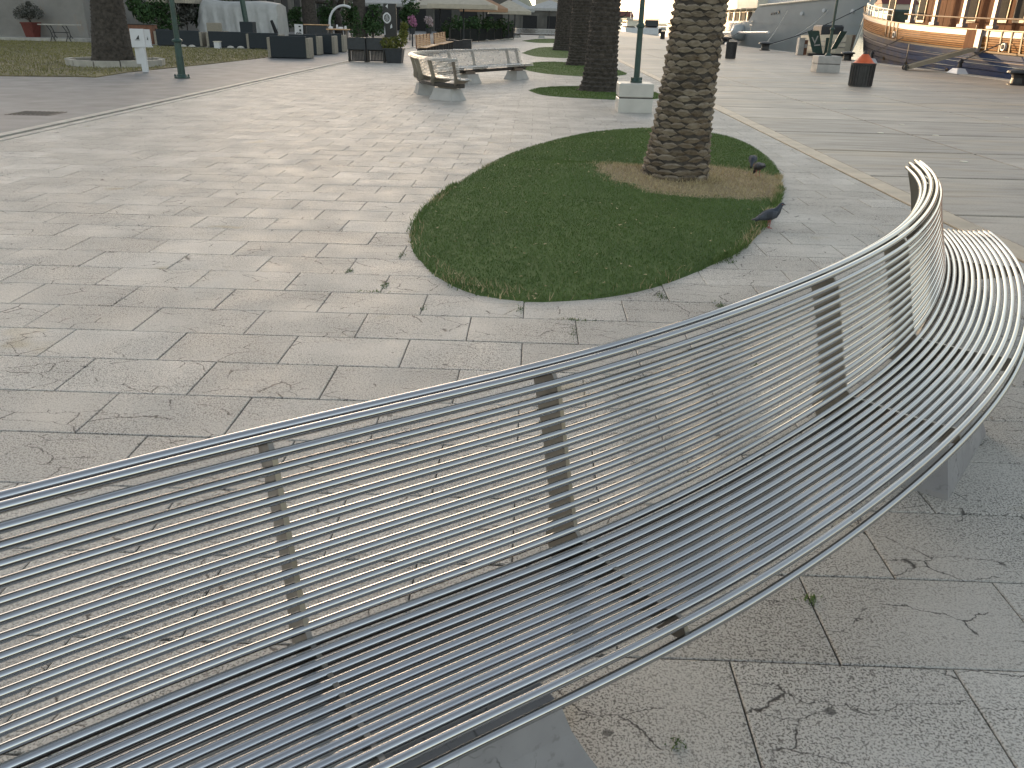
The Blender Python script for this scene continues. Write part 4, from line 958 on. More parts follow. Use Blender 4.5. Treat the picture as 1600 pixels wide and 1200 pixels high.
wood_bench(-5.45, 46.8, 52.8, 'farther of two slatted warm wooden benches facing the promenade')
for k, (px, py, w, h) in enumerate([(716, 76, .62, .42), (730, 76.5, .55, .5), (703, 74, .6, .45)]):
    g = G(px, py); boxthing('drinks_crate', (g[0], g[1], h/2), (w, .55, h), 'black', ('dark crate, left of the two nearest crates past the wooden benches', 'dark crate furthest right past the wooden benches', 'dark crate closest to the end of the wooden benches')[k], 'crate', group='dark crates past the benches', lid='anthracite')
M['hedgeblack'] = simple('matt_black_panel', (.012, .015, .015), .95, 0, .4, 6, spec=.1)
# dark terrace fence with chairs behind
fence = thing('terrace_fence', (-3.6, 72, 0), 'low dark terrace fence panels in front of the dark chairs', 'fence')
A0, A1 = np.array([-6.3, 64.0]), np.array([-2.3, 88.0])
for k in range(9):
    p = A0+(A1-A0)*k/8; mb = MB(); mb.box((p[0], p[1], .55), (.08, .08, 1.1)); mb.build('post', M['black'], fence)
    if k < 8:
        q = p+(A1-A0)/8; c = (p+q)/2; an = math.atan2(*(q-p)[::-1])
        mb = MB(); mb.box((c[0], c[1], .52), (np.hypot(*(q-p))-.1, .04, .92), an); mb.build('panel', M['hedgeblack'], fence)
def chair(x, y, rz, label):
    root = thing('terrace_chair', (x, y, 0), label, 'chair', 'dark terrace chairs', rz)
    mb = MB(); mb.box((0, 0, .45), (.46, .46, .05), bev=.01); mb.build('seat', M['black'], root, world=False)
    mb = MB(); mb.box((0, .22, .75), (.46, .05, .5), bev=.01); mb.build('backrest', M['anthracite'], root, world=False)
    for sx2 in (-1, 1):
        for sy2 in (-1, 1): mb = MB(); mb.cyl((sx2*.2, sy2*.2, 0), (sx2*.2, sy2*.2, .45), .02, n=5); mb.build('leg', M['black'], root, world=False)
    return root
ch0 = chair(-7.2, 66, .4, 'dark terrace chair behind the low fence under the awnings')
ch0['label'] = 'dark terrace chair behind the low fence, nearest the wooden benches'
for k in range(5):
    c = copy_tree(ch0); c['label'] = 'dark terrace chair behind the low fence, %s after the nearest one' % ORD[k]; c.location = (-6.9+k*.62, 68.5+k*3.3, 0); c.rotation_euler.z = k*1.3
def flower_pot(px, Y, mt, label):
    p = D(px, 44, Y); root = thing('flower_pot', (p[0], Y, 0), label, 'flower pot', 'flower pots on the terrace')
    mb = MB(); mb.lathe([(.16, 0), (.22, .35), (.19, .35)], (p[0], Y, .75), 10); mb.cyl((p[0], Y, 0), (p[0], Y, .75), .05, n=6); mb.build('pot', M['anthracite'], root)
    V, Fc = leaf_cloud([(p[0], Y, 1.15, .2)], 120, .07); fast_mesh('leaves', V, Fc, M['leaf'], root)
    V, Fc = leaf_cloud([(p[0], Y, 1.55, .30), (p[0]+.1, Y, 1.35, .22)], 260, .07); fast_mesh('blossom', V, Fc, M[mt], root)
flower_pot(644, 56, 'petal', 'pot of bright pink flowers above the wooden benches'); flower_pot(670, 58, 'petalw', 'pot of pale pink flowers above the wooden benches')
def parasol(x, y, w, z, mt, label, rz=0.0):
    root = thing('parasol', (x, y, 0), label, 'parasol', 'cafe parasols', rz)
    mb = MB(); mb.cyl((0, 0, 0), (0, 0, z+1.0), .05, n=8); mb.build('pole', M['anthracite'], root, world=False)
    mb = MB(); mb.box((0, 0, .06), (.9, .9, .12), bev=.01); mb.build('base', M['kerb'], root, world=False)
    h = w/2; mb = MB(); mb.add([(-h, -h, z), (h, -h, z), (h, h, z), (-h, h, z), (0, 0, z+.95)], [(0, 1, 4), (1, 2, 4), (2, 3, 4), (3, 0, 4)]); mb.build('canopy', M[mt], root, world=False)
    mb = MB()
    for a, b_ in (((-h, -h), (h, -h)), ((h, -h), (h, h)), ((h, h), (-h, h)), ((-h, h), (-h, -h))):
        mb.add([(a[0], a[1], z-.28), (b_[0], b_[1], z-.28), (b_[0], b_[1], z), (a[0], a[1], z)], [(0, 1, 2, 3)])
    mb.build('valance', M[mt], root, world=False)
for k, (x, y, w, z, mt, lb) in enumerate([(-5.2, 63, 4.6, 2.60, 'cream', 'cream parasol whose wide valance hangs over the dark chairs'), (-4.6, 76, 4.0, 2.55, 'brownc', 'brown parasol behind the cream one'), (-2.6, 82, 3.8, 2.45, 'cream', 'cream parasol edge lit at its right corner, far terrace'),
        (-2.3, 93, 4.0, 2.75, 'greyc', 'pale grey parasol beside the dark palm trunks'), (-8.5, 78, 4.4, 2.7, 'cream', 'cream parasol above the flower pots'), (-25.3, 62, 3.0, 2.55, 'cream', 'pale parasol left of the tarpaulin'), (-14.0, 88, 7, 2.9, 'greyc', 'wide pale grey parasol behind the terrace trunks'), (1.5, 112, 6, 3.1, 'greyc', 'grey awning parasol right in front of the arcade')]):
    parasol(x, y, w, z, mt, lb, .1*math.sin(k))

# ------------------------------------------------------------------ quay furniture
def bin_(x, y, r, h, label, cone):
    root = thing('litter_bin', (x, y, 0), label, 'litter bin', 'dark grey litter bins on the quay')
    mb = MB(); mb.lathe([(r*.93, 0), (r*.93, .04), (r*.86, .04), (r*.88, h-.06), (r*.8, h-.06)], (0, 0, 0), 20); mb.build('drum', M['binmetal'], root, world=False)
    for k in range(22):
        a = 2*math.pi*k/22; mb = MB(); mb.tube([(r*.93*math.cos(a), r*.93*math.sin(a), .03), (r*.96*math.cos(a), r*.96*math.sin(a), h-.05)], .018, 4); mb.build('slat', M['binmetal'], root, world=False)
    mb = MB(); mb.lathe([(r*.8, h-.07), (r*1.02, h-.06), (r*1.02, h), (r*.85, h), (r*.8, h-.05)], (0, 0, 0), 22); mb.build('rim', M['black'], root, world=False)
    return root
bin_(10.37, 27.9, .37, .70, 'dark grey slatted litter bin with an orange cone in its mouth', True)
cn = thing('traffic_cone', (10.37, 27.9, .69), 'orange traffic cone with dark tip set in the nearest litter bin', 'traffic cone')
mb = MB(); mb.lathe([(.36, .0), (.29, .03), (.09, .27)], (0, 0, 0), 20); mb.build('cone', M['orange'], cn, smooth=False, world=False)
mb = MB(); mb.lathe([(.09, .271), (.028, .37)], (0, 0, 0), 14); mb.build('tip', M['black'], cn, world=False)
b0 = bin_(10.74, 48.7, .28, .86, 'tall narrow dark litter bin right of the near palm trunk', False)
g = G(1035, 61); c = copy_tree(b0); c.location = (g[0], g[1], 0); c['label'] = 'distant litter bin on the sunlit quay left of the near palm trunk, nearer of two'
g = G(1031, 52.5); c = copy_tree(b0); c.location = (g[0], g[1], 0); c['label'] = 'most distant litter bin on the sunlit quay left of the near palm trunk'
def bollard(x, y, s, label):
    root = thing('mooring_bollard', (x, y, 0), label, 'bollard', 'iron mooring bollards on the quay edge')
    mb = MB(); mb.lathe([(.36, 0), (.36, .04), (.27, .06), (.25, .25), (.28, .36), (.40, .42)], (0, 0, 0), 20); mb.build('post', M['black'], root, smooth=False, world=False)
    mb = MB(); mb.lathe([(.40, .421), (.43, .44), (.41, .50), (.28, .55), (.05, .57)], (0, 0, 0), 20, sx=1.1); mb.build('cap', M['black'], root, world=False)
    root.scale = (s, s, s); return root
bl = bollard(16.85, 30.7, .92, 'large black mooring bollard at the right edge beside the blue hull')
for (x, y, s, lb) in [(17.74, 50.4, .84, 'black mooring bollard beside the grey lamp pedestal'), (17.3, 67.0, 1.1, 'black mooring bollard under the pale yacht bow'), (18.0, 84.5, 1.2, 'distant black mooring bollard partly behind the near palm')]:
    c = copy_tree(bl); c.location = (x, y, 0); c.scale = (s, s, s); c['label'] = lb
pw = thing('power_pedestal', (17.46, 58.4, 0), 'grey power supply pedestal with reddish side panel in front of the yacht bow', 'power pedestal')
mb = MB(); mb.box((17.36, 58.4, .5), (.36, .5, 1.0), bev=.02); mb.build('body', M['pedfar'], pw)
mb = MB(); mb.box((17.66, 58.45, .46), (.24, .42, .9), bev=.02); mb.build('side_panel', M['rust'], pw)
mb = MB(); mb.box((17.66, 58.225, .55), (.16, .03, .22)); mb.build('socket_cover', M['pedfar'], pw)
mb = MB(); mb.box((17.4, 58.4, 1.02), (.42, .54, .04), bev=.01); mb.build('cap', M['kerb'], pw)
# dark boarding screens on the quay edge
bo = thing('boarding_screen', (17.9, 56.6, 0), 'dark green folded boarding screens standing before the yacht bow', 'screen')
for k, pxs in enumerate([[(1262, 48), (1280, 48), (1285.5, 85), (1270, 82)], [(1291, 59), (1300.5, 59), (1297, 84), (1287.5, 84)], [(1314, 49), (1324, 49), (1307, 76), (1298, 78)]]):
    mb = MB(); mb.slabpoly([D(x, y, 57.0) for x, y in pxs], (0, 1, 0), .08); f = mb.build('panel', M['green'], bo)
    if k == 0:
        mb = MB()
        for q in ([(1268, 58), (1273, 69), (1279, 56), (1277, 56), (1273, 65), (1270, 58)], [(1272, 70), (1281, 69), (1281.5, 71), (1272.4, 72)]): mb.slabpoly([D(x, y, 56.97) for x, y in q], (0, -1, 0), .01)
        mb.build('chevron', M['pedfar'], f)
mb = MB(); a, b_ = D(1262, 84, 57.05), D(1332, 86, 57.05); mb.box(((a[0]+b_[0])/2, 57.1, .08), (b_[0]-a[0], .3, .16)); mb.build('foot', M['black'], bo)
for k, (px, py, lb) in enumerate([(1383, 99, 'white blue wedge mooring step at the bow of the blue boat'), (1497, 116, 'white blue wedge mooring step beside the blue hull, near the right edge'), (1180, 71, 'white mooring step at the quay edge below the yacht boom')]):
    g = G(px, py); root = thing('mooring_step', (QX-.5, g[1], 0), lb, 'mooring step', 'white mooring steps on the quay edge')
    x = QX-.35; y = g[1]+.3; mb = MB(); mb.add([(x-.24, y-.5, .022), (x+.24, y-.5, .022), (x+.24, y+.5, .022), (x-.24, y+.5, .022), (x-.12, y-.22, .22), (x+.2, y-.22, .22), (x+.2, y+.22, .22), (x-.12, y+.22, .22)], [(0, 1, 5, 4), (1, 2, 6, 5), (2, 3, 7, 6), (3, 0, 4, 7), (4, 5, 6, 7)]); mb.build('block', M['white'], root)
    mb = MB(); mb.lathe([(.10, .25), (.08, .42), (.13, .46), (.03, .60)], (x+.05, y, 0), 10); mb.build('horn', M['black'], root)
    mb = MB(); mb.cyl((x+.05, y, .5), (19.1, y-1.2, 1.3), .025, n=5); mb.build('line', M['black'], root)

# ------------------------------------------------------------------ boats
def hull_rings(stations, prof):
    return [[p for p in prof(s)] for s in stations]
# wooden motor sailer: bow at the far end, stern towards the camera
wbm = thing('wooden_boat', (22.0, 40, -1.0), 'old wooden boat with peeling blue hull and varnished planked bulwark', 'boat')
XC, YB, YS, HB = 22.05, 60.4, 22.0, 2.75
def half(y, z):                                      # half breadth of the hull at a station and height
    u = (YB-y); rake = .9*max(0, (2.6-z))*.9
    u2 = max(0.0, u-rake*.55); f = min(1.0, u2/12.5); f = f**.62 if f > 0 else 0
    fl = .86+.14*min(1, max(0, (z+1.0)/2.2))
    return HB*f*fl
def sheer(y): 
    u = np.clip((y-34)/26, -.3, 1); return 1.72+.62*max(u, 0)**1.5+.35*max(u, 0)**3
def deckline(y): 
    u = np.clip((y-34)/26, -.3, 1); return .86+.45*max(u, 0)**1.4+.5*max(u, 0)**3
Ys = np.concatenate([np.linspace(YS, 46, 14), np.linspace(47, 60.2, 22)])
def strake(fa, fb, mt, proud, side=-1, name='plank'):
    rings = []
    for y in Ys:
        za, zb = fa(y), fb(y); q = []
        for z, e in ((za+.012, proud), (zb-.012, proud), (zb-.012, -.08), (za+.012, -.08)):
            yy = y-.4455*max(0, 2.6-z); q.append((XC+side*max(half(yy, z)+e, .02+e*.5), yy, z))
        rings.append(q)
    mb = MB(); mb.loft(rings); return mb.build(name, mt, wbm)
for side in (-1, 1):
    NB = 9
    for k in range(NB):
        strake(lambda y, k=k: -1.25+(deckline(y)-.07+1.25)*k/NB, lambda y, k=k: -1.25+(deckline(y)-.07+1.25)*(k+1)/NB, M['bluehull'], .0+.006*(k % 2), side)
    strake(lambda y: deckline(y)-.07, lambda y: deckline(y)+.03, M['frame'], .07, side, 'rubbing_strake')
    strake(lambda y: deckline(y)-.40-.02*(y-34)/10, lambda y: deckline(y)-.34-.02*(y-34)/10, M['pinkwhite'], .05, side, 'white_line')
    NW = 6
    for k in range(NW):
        f0 = lambda y, k=k: deckline(y)+.03+(sheer(y)-.30-deckline(y)-.03)*k/NW; f1 = lambda y, k=k: deckline(y)+.03+(sheer(y)-.30-deckline(y)-.03)*(k+1)/NW
        strake(f0, f1, M['varnish'], .012+.010*(k % 2), side)
    strake(lambda y: sheer(y)-.30, lambda y: sheer(y)-.06, M['pinkwhite'], .03, side, 'white_plank')
    strake(lambda y: sheer(y)-.06, lambda y: sheer(y)+.0, M['frame'], .08, side, 'cap_rail')
    for y in [50.6, 49.8, 49.0, 48.2, 38.3, 37.2, 36.4, 35.6, 34.6, 33.6]:
        mb = MB(); zt, zb = sheer(y)-.02, deckline(y)-.05
        mb.loft([[(XC+side*(half(y, z)+.07), y-.05, z), (XC+side*(half(y, z)+.07), y+.05, z), (XC+side*(half(y, z)-.02), y+.06, z), (XC+side*(half(y, z)-.02), y-.06, z)] for z in (zb, zt+.02)]); mb.build('timber_head', M['frame'], wbm)
for z0 in (0.0,):
    mb = MB(); mb.loft([[(XC-half(y-1.7, -1.2)*.98, y-1.7, -1.2), (XC+half(y-1.7, -1.2)*.98, y-1.7, -1.2)] for y in Ys], closed=False); mb.build('bottom', M['bluehull'], wbm)
    mb = MB(); mb.loft([[(XC-half(y, deckline(y)), y, deckline(y)+.25), (XC+half(y, deckline(y)), y, deckline(y)+.25)] for y in Ys], closed=False); mb.build('deck', M['benchwood'], wbm)
mb = MB(); mb.tube([(XC, YB-.4455*(2.6-z)+.05, z) for z in (-1.3, -.4, .5, 1.5, 2.4)]+[(XC, YB+.45, 3.0)], [.12, .12, .12, .13, .13, .14], 8); mb.build('stem_post', M['frame'], wbm)
# door in the bulwark with the gangplank
dx_ = XC-half(39.0, 1.3)-.05
mb = MB(); mb.box((dx_, 39.7, 1.35), (.10, .9, .80)); mb.build('bulwark_gate', M['cabinwood'], wbm)
mb = MB(); mb.box((dx_-.03, 38.95, 1.3), (.12, .4, .9)); mb.build('gate_post', M['pinkwhite'], wbm)
# cabin with upright boards, windows, posts
CX = 20.75; y_c0, y_c1 = 24.0, 48.5; nb = 60
for k in range(nb):
    y = y_c0+(y_c1-y_c0)*(k+.5)/nb; mb = MB(); mb.box((CX+random.uniform(-.008, .008), y, 2.75), (.06, (y_c1-y_c0)/nb-.012, 3.4)); mb.build('board', M['cabinwood'], wbm)
mb = MB(); mb.box((XC+.2, (y_c0+y_c1)/2, 2.7), (2.4, y_c1-y_c0, 3.3)); mb.build('cabin', M['cabinwood'], wbm)
mb = MB(); mb.box((XC, y_c0-.0+(y_c1-y_c0)/2, 4.5), (5.4, y_c1-y_c0+2, .16)); mb.build('upper_deck', M['pinkwhite'], wbm)
for px in (1395, 1443, 1523, 1571, 1598):
    p = SX(px, 5, CX-.05); y = p[1]; mb = MB(); mb.box((CX-.045, y, 2.95), (.05, .95, 1.8)); w = mb.build('window_frame', M['frame'], wbm)
    mb = MB(); mb.box((CX-.075, y, 2.95), (.03, .72, 1.56)); mb.build('pane', M['glass'], w)
for px in (1423, 1461, 1506, 1554):
    p = SX(px, 20, 19.55); y = p[1]; z0 = sheer(y); mb = MB(); mb.box((19.6, y, (z0+4.4)/2), (.16, .26, 4.4-z0), bev=.02); q = mb.build('awning_post', M['pinkwhite'], wbm)
    mb = MB(); mb.box((19.6, y, z0+.08), (.26, .55, .16), bev=.03); mb.build('post_foot', M['pinkwhite'], q)
mb = MB(); mb.tube([(19.5, y, sheer(y)+.42) for y in np.linspace(26, 48, 12)], .035, 6); mb.build('hand_rail', M['frame'], wbm)
# bow rail and deck clutter
mb = MB(); mb.tube([(XC-max(half(y, 2)-.05, .02), y, sheer(y)+.55) for y in np.linspace(50, 60.2, 14)], .035, 6); mb.tube([(XC-max(half(y, 2)-.05, .02), y, sheer(y)+.28) for y in np.linspace(50, 60.2, 14)], .02, 6)
for y in np.linspace(50, 60.0, 9): x = XC-max(half(y, 2)-.05, .02); mb.tube([(x, y, sheer(y)-.02), (x, y, sheer(y)+.55)], .03, 6)
mb.build('bow_rail', M['white'], wbm)
mb = MB(); mb.box((XC-.6, 54.5, 2.1), (1.6, 2.4, 1.3), bev=.1); mb.build('deck_locker', M['green'], wbm)
mb = MB(); mb.lathe([(.35, 0), (.35, .5), (.25, .6)], (XC-.5, 58, 1.9), 10); mb.build('windlass', M['black'], wbm)
for y, z in ((55.4, .25), (51.0, .15), (46.5, .05), (41.8, -.05)):
    x = XC-half(y, z)-.02; mb = MB(); mb.tube([(x-.06, y, z), (x+.1, y, z)], .11, 12); pz = mb.build('porthole', M['frame'], wbm); mb = MB(); mb.tube([(x-.08, y, z), (x-.0, y, z)], .08, 12); mb.build('pane', M['dark'], pz)
for y in (48.6, 36.8):
    z = sheer(y)-.62; x = XC-half(y, z)-.03; mb = MB(); mb.tube([(x-.08, y, z), (x+.1, y, z)], .16, 14); pz = mb.build('hawse_ring', M['white'], wbm); mb = MB(); mb.tube([(x-.1, y, z), (x, y, z)], .10, 12); mb.build('hole', M['dark'], pz)
gp = thing('gangplank', (17.6, 39.9, 0), 'weathered wooden gangplank leading from the quay up to the blue boat', 'gangplank')
a = np.array([16.75, 39.95, .12]); b_ = np.array([19.25, 39.3, .98]); v = (b_-a); an = math.atan2(v[1], v[0]); el = math.atan2(v[2], math.hypot(v[0], v[1])); L = np.linalg.norm(v)
side = np.array([-math.sin(an), math.cos(an), 0]); up = np.array([-math.cos(an)*math.sin(el), -math.sin(an)*math.sin(el), math.cos(el)])
for k in range(3):
    o_ = side*(-.2+.2*k); mb = MB(); q = [a+o_-side*.095, b_+o_-side*.095, b_+o_+side*.095, a+o_+side*.095]; mb.slabpoly(q, up, .05); mb.build('plank', M['paleplank'], gp)
for s in (-1, 1): mb = MB(); o_ = side*.32*s; q = [a+o_-up*.10, b_+o_-up*.10, b_+o_+up*.08, a+o_+up*.08]; mb.slabpoly(q, side*s, .04); mb.build('side_beam', M['paleplank'], gp)
for s in (-1, 1): mb = MB(); c = a+side*.33*s; mb.cyl(c-side*.03, c+side*.03, .12, n=14); mb.build('wheel', M['black'], gp)
mb = MB(); mb.tube([a+side*.3, a+side*.3+np.array([0, 0, 1.0])], .02, 6); mb.tube([b_+side*.3, b_+side*.3+np.array([0, 0, .95])], .02, 6); mb.build('hand_post', M['black'], gp)

# pale yacht
yt = thing('yacht', (24, 80, -1.1), 'large pale grey and white yacht moored with its flared bow to the quay', 'yacht')
YX, Y0 = 24.3, 66.2
def yhalf(y, z):
    u = y-(Y0+.62*(3.9-z)); f = np.clip(u/(15.0), 0, 1); f = f**.72
    fl = .60+.40*np.clip((z+1.1)/4.8, 0, 1)**.8 if u < 16 else 1
    mixf = np.clip(u/20, 0, 1); fl = fl*(1-mixf)+mixf*(.93+.07*np.clip((z+1.1)/2, 0, 1))
    return 4.9*f*fl
def ydeck(y): return 3.95-.055*(y-Y0)+.0009*(y-Y0)**2
yst = np.concatenate([np.linspace(Y0, Y0+18, 30), np.linspace(Y0+19, Y0+46, 14)])
for side in (-1, 1):
    rings = []
    for y in yst:
        zt = ydeck(y) if y < Y0+14.0 else max(ydeck(y)-1.25*min(1, (y-Y0-14.0)/2.0), 1.9)
        sh = lambda z: .62*(3.9-z)*max(0, 1-(y-Y0)/30)
        rings.append([(YX+side*max(.015, yhalf(y+sh(z), z)), y+sh(z), z) for z in np.linspace(-1.3, zt, 12)])
    mb = MB(); mb.loft(rings, closed=False); mb.build('hull', M['hullgrey'], yt, smooth=True)
    mb = MB(); mb.tube([(YX+side*(yhalf(y, ydeck(y))+.03), y, ydeck(y)) for y in np.linspace(Y0, Y0+14, 24)], .09, 6); mb.build('gunwale', M['offwhite'], yt)
mb = MB(); mb.loft([[(YX-yhalf(y, 2), y, min(1.9, ydeck(y)-.8)), (YX+yhalf(y, 2), y, min(1.9, ydeck(y)-.8))] for y in yst], closed=False); mb.build('deck', M['offwhite'], yt)
# superstructure: window band below an upper deck wall
def sup(x0, x1, y0, y1, z0, z1, name, mt): mb = MB(); mb.box(((x0+x1)/2, (y0+y1)/2, (z0+z1)/2), (x1-x0, y1-y0, z1-z0), bev=.08); return mb.build(name, M[mt], yt)
sup(20.6, 28.0, 82.5, 112, 1.8, 3.1, 'main_cabin', 'offwhite'); sup(19.7, 28.9, 81.0, 112, 3.1, 5.2, 'upper_deck', 'offwhite')
mb = MB(); mb.loft([[(20.6, 81, 3.1), (28, 81, 3.1), (28, 81, 5.2), (20.6, 81, 5.2)], [(22.5, 74.5, 3.35), (26, 74.5, 3.35), (26, 75.5, 4.8), (22.5, 75.5, 4.8)]]); mb.build('fore_cabin', M['white'], yt)
for k in range(9):
    y = 84+k*2.9; mb = MB(); mb.box((20.58, y, 2.5), (.08, 2.0, .8)); w = mb.build('window', M['glass'], yt)
for k in range(8):
    y = 84.5+k*3.4; mb = MB(); mb.box((19.69, y, 4.6), (.08, 2.2, .7)); mb.build('window', M['rust'] if 0 else M['glass'], yt)
for k in range(12):
    y = 82.3+k*2.5; mb = MB(); mb.cyl((19.72, y, 1.2), (19.72, y, 3.1), .05, n=6); mb.build('deck_post', M['offwhite'], yt)
mb = MB(); mb.tube([(19.62, y, 2.05) for y in (81.5, 112)], .04, 6); mb.tube([(19.62, y, 1.75) for y in (81.5, 112)], .03, 6); mb.build('side_rail', M['offwhite'], yt)
mb = MB(); p, q = SX(1133, 51, 18.9), SX(1215, 51.5, 18.9); mb.tube([(18.95, 96, .92), (18.95, 73.0, 1.23)], .10, 8); mb.build('boom', M['white'], yt)
mb = MB(); mb.lathe([(.05, -.75), (.6, -.6), (.85, 0), (.6, .6), (.05, .75)], (19.2, 84.5, 1.1), 16); mb.build('fender', M['hullgrey'], yt, smooth=True)
for k, (px, py) in enumerate([(1254, 21), (1288, 16), (1334, 17)]):
    # find the hull point that this fairlead covers
    best = None
    for y in np.linspace(Y0+.4, Y0+16, 120):
        for z in np.linspace(1.2, 3.9, 50):
            x = YX-yhalf(y, z); u_, v_, _ = PX((x, y, z)); dd = (u_-px)**2+(v_-py)**2
            if best is None or dd < best[0]: best = (dd, x, y, z)
    _, x, y, z = best; mb = MB(); mb.tube([(x-.12, y-.1, z), (x+.08, y+.05, z)], .14, 10); mb.build('fairlead', M['white'], yt)
mb = MB()
for k, (px, py) in enumerate([(1206, 21.5), (1208.5, 21.2), (1211, 20.8), (1213.5, 20.4), (1216.5, 19.0), (1218.3, 18.6)]):
    best = None
    for y in np.linspace(Y0+8, Y0+20, 90):
        for z in np.linspace(1.5, 3.6, 50):
            x = YX-yhalf(y, z); u_, v_, _ = PX((x, y, z)); dd = (u_-px)**2+(v_-py)**2
            if best is None or dd < best[0]: best = (dd, x, y, z)
    _, x, y, z = best; mb.box((x-.02, y, z), (.03, .10, .20)); mb.box((x-.02, y+.1, z+.02), (.03, .08, .14))
mb.build('lettering', M['anthracite'], yt)
def rope(name, a, b, sag, mt, r, label):
    a, b = np.array(a), np.array(b); mb = MB(); mb.tube([a+(b-a)*t_-np.array([0, 0, sag*4*t_*(1-t_)]) for t_ in np.linspace(0, 1, 14)], r, 5); o = mb.build(name, mt); return tag(o, label, 'rope', 'mooring ropes')
rope('mooring_rope', (17.3, 67.0, .45), (20.1, 72.5, 2.85), .15, M['kerb'], .03, 'pale mooring rope rising steeply from the bollard to the yacht hull')
rope('mooring_rope', (17.3, 67.0, .40), (22.4, 69.5, 2.9), .55, M['pedfar'], .03, 'slack pale mooring rope curving along the yacht hull')
rope('mooring_rope', (17.3, 66.9, .38), (24.1, 66.8, 3.2), .25, M['black'], .03, 'dark taut mooring rope crossing the whole yacht bow')
rope('mooring_rope', (17.74, 50.4, .40), (21.8, 60.2, 1.9), .5, M['black'], .025, 'dark rope from the bollard behind the orange cone to the wooden bow')
# small white motorboat between the two
wb_ = thing('motorboat', (20.5, 60, -1.1), 'small white boat bow wedged between the yacht and the wooden boat', 'boat')
rings = []
for t_ in np.linspace(0, 1, 10):
    y = 57.5+6*t_; hw = 1.35*min(1, (t_+.02)/.5)**.6; zt = 1.30-.15*t_; x = 20.15
    rings.append([(x-hw, y, zt), (x-hw*.9, y, .2), (x-hw*.4, y, -1.2), (x+hw*.4, y, -1.2), (x+hw*.9, y, .2), (x+hw, y, zt)])
mb = MB(); mb.loft(rings); mb.build('hull', M['offwhite'], wb_)
mb = MB(); mb.box((20.3, 62.4, 1.5), (1.5, 1.8, .7), bev=.1); mb.build('canopy', M['anthracite'], wb_)
for z in (.55, .85): mb = MB(); mb.tube([(20.15-1.35*min(1, (t_+.02)/.5)**.6*(.93)-.03, 57.5+6*t_, z) for t_ in np.linspace(0, 1, 8)], .03, 5); mb.build('rub_rail', M['pedfar'], wb_)

# far marina: sterns and cabins against the glow
def far_boat(x, y, L, w, h, label, rz=0, cab='offwhite'):
    root = thing('far_boat', (x, y, -1.1), label, 'boat', 'boats moored at the far quay', rz)
    rings = []
    for t_ in np.linspace(0, 1, 9):
        hw = w/2*(1-max(0, (t_-.45)/.55)**2.2); zt = h*(.75+.35*t_)
        rings.append([(-hw, -L/2+L*t_, zt), (-hw*.85, -L/2+L*t_, .0), (hw*.85, -L/2+L*t_, .0), (hw, -L/2+L*t_, zt)])
    mb = MB(); mb.loft(rings); mb.build('hull', M['white'], root, world=False)
    mb = MB(); mb.box((0, -L*.1, h+.7), (w*.7, L*.5, 1.6), bev=.12); c = mb.build('cabin', M[cab], root, world=False)
    mb = MB(); mb.box((0, -L*.1, h+.9), (w*.72, L*.44, .6)); mb.build('window_band', M['glass'], c, world=False)
    mb = MB(); mb.box((0, -L*.12, h+1.7), (w*.85, L*.55, .14), bev=.05); mb.build('roof', M['white'], root, world=False)
    mb = MB()
    for s in (-1, 1): mb.tube([(s*w*.48, -L/2, h*.75+.8), (s*w*.48, L*.1, h+.7)], .04, 5)
    mb.build('rail', M['white'], root, world=False)
    mb = MB(); mb.cyl((0, -L*.1, h+1.7), (0, -L*.1, h+6), .07, n=6); mb.build('mast', M['white'], root, world=False)
    return root
far_boat(25.5, 246, 12, 4.5, 2.0, 'far white boat left of the slim lamp post', .1)
far_boat(31.5, 246, 13, 5.0, 2.1, 'far white boat with dark cabin just right of the slim lamp post', -.1, 'anthracite')
far_boat(38.0, 247, 12, 4.2, 1.9, 'far white boat between the lamp post and the near palm', .05)
far_boat(23.2, 134, 16, 5.0, 2.4, 'cream white boat stern touching the left side of the near palm trunk', math.pi)
far_boat(46.0, 250, 15, 5.0, 2.2, 'farthest white boat beside the near palm trunk', -.1)

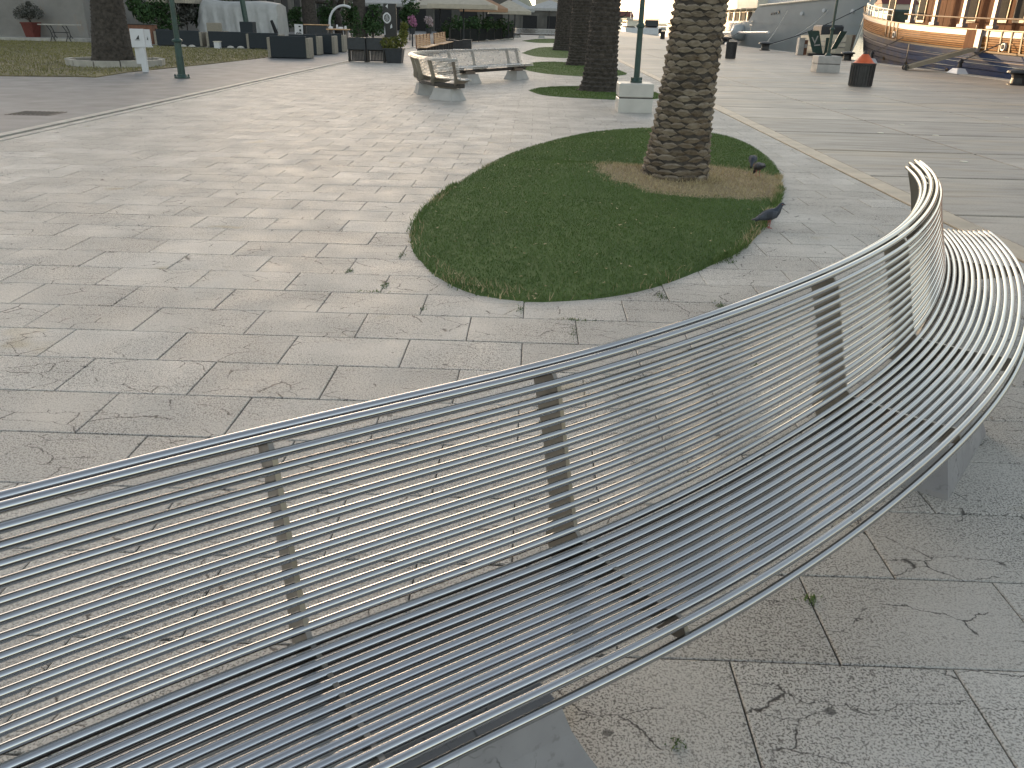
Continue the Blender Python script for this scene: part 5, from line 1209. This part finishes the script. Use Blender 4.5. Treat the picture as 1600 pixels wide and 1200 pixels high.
# ------------------------------------------------------------------ pigeons
def pigeon(x, y, yaw, pitch, s, label, peck=False):
    root = thing('pigeon', (x, y, .0), label, 'pigeon', 'pigeons on and beside the grass oval', yaw); root.scale = (s, s, s)
    # spine stations from tail tip to beak: (along, height, half width, half depth)
    if not peck: st = [(-.19, .085, .022, .006), (-.15, .098, .030, .010), (-.10, .115, .040, .028), (-.05, .130, .056, .050), (.0, .142, .062, .060), (.045, .158, .056, .058), (.075, .185, .040, .042), (.09, .212, .028, .029), (.10, .235, .024, .025), (.112, .250, .023, .023), (.126, .254, .018, .018), (.138, .250, .008, .008), (.156, .243, .003, .003)]
    else: st = [(-.18, .17, .022, .006), (-.14, .165, .030, .010), (-.09, .155, .042, .028), (-.04, .145, .056, .050), (.01, .135, .062, .058), (.05, .118, .054, .054), (.08, .095, .038, .040), (.10, .072, .027, .028), (.115, .052, .023, .024), (.125, .036, .020, .020), (.132, .022, .012, .012), (.137, .008, .003, .003)]
    rings = []
    for i, (a, z, w, d) in enumerate(st):
        p, q = st[max(i-1, 0)], st[min(i+1, len(st)-1)]; tx, tz = q[0]-p[0], q[1]-p[1]; l = math.hypot(tx, tz); nx_, nz_ = -tz/l, tx/l
        rings.append([(a+nx_*d*math.sin(t_), w*math.cos(t_), z+nz_*d*math.sin(t_)) for t_ in np.linspace(0, 2*math.pi, 14, endpoint=False)])
    mb = MB(); n = 14
    mb.loft(rings)
    mats = [M['pgrey'], M['pdark'], M['pneck'], M['black']]
    for fi, f in enumerate(mb.f[:]):
        i = fi//n if fi < (len(rings)-1)*n else (0 if fi == (len(rings)-1)*n else len(rings)-2)
        mb.m[fi] = 1 if i < 1 else (0 if i < 5 else (2 if i < len(rings)-3 else 3))
    body = mb.build('body', mats, root, smooth=True, world=False)
    for sd_ in (-1, 1):
        wr = []
        for a, z, w, h in ((-.165, -.012, .004, .008), (-.12, -.002, .010, .020), (-.06, .004, .012, .038), (.0, .006, .012, .044), (.04, .004, .010, .034), (.06, .0, .003, .010)):
            k = np.interp(a, [q[0] for q in st], [q[1] for q in st]); ww = np.interp(a, [q[0] for q in st], [q[2] for q in st])
            wr.append([(a, sd_*(ww*.93+w*math.cos(t_)), k+z+h*math.sin(t_)) for t_ in np.linspace(0, 2*math.pi, 8, endpoint=False)])
        mb = MB(); mb.loft(wr); nf = len(mb.f)
        for fi in range(nf): mb.m[fi] = 1 if (fi//8 in (0, 2)) else 0
        mb.build('wing', [M['pgrey'], M['pdark']], root, smooth=True, world=False)
        mb = MB(); mb.tube([(.0, sd_*.025, .095), (.005, sd_*.026, .05), (-.005, sd_*.027, .006)], [.010, .005, .004], 6)
        for t_ in (-.5, 0, .5): mb.tube([(-.005, sd_*.027, .005), (.032*math.cos(t_), sd_*.027+.03*math.sin(t_), .004)], [.004, .0025], 5)
        mb.tube([(-.005, sd_*.027, .005), (-.028, sd_*.027, .004)], [.004, .002], 5); mb.build('leg', M['pfoot'], root, world=False)
        e = st[-4]; mb = MB(); mb.lathe([(.001, -.004), (.004, 0), (.001, .004)], (e[0], sd_*e[2]*.92, e[1]+.003), 8); mb.build('eye', M['orange'], root, world=False)
    return root
M['pgrey'] = simple('blue_grey_feathers', (.055, .063, .08), .7, 0, .2, 30); M['pdark'] = simple('dark_feathers', (.035, .04, .05), .7, 0, .3, 30)
M['pneck'] = simple('dark_neck_feathers', (.022, .03, .045), .45, 0, .3, 30); M['pfoot'] = simple('pink_bird_foot', (.40, .14, .12), .6)
p = G(1200, 356); pigeon(p[0], p[1], .12, 0, 0.86, 'blue grey pigeon standing on the paving at the right rim of the oval')
p = G(1174, 266); pg = pigeon(p[0], p[1], -1.9, 0, 0.80, 'dark pigeon pecking with its tail raised on the grass right of the palm', True); pg.location.z = .03
p = G(1183, 279); pg = pigeon(p[0], p[1], 1.75, 0, 0.85, 'round dark pigeon pecking in the straw, nearest the oval rim', True); pg.location.z = .03
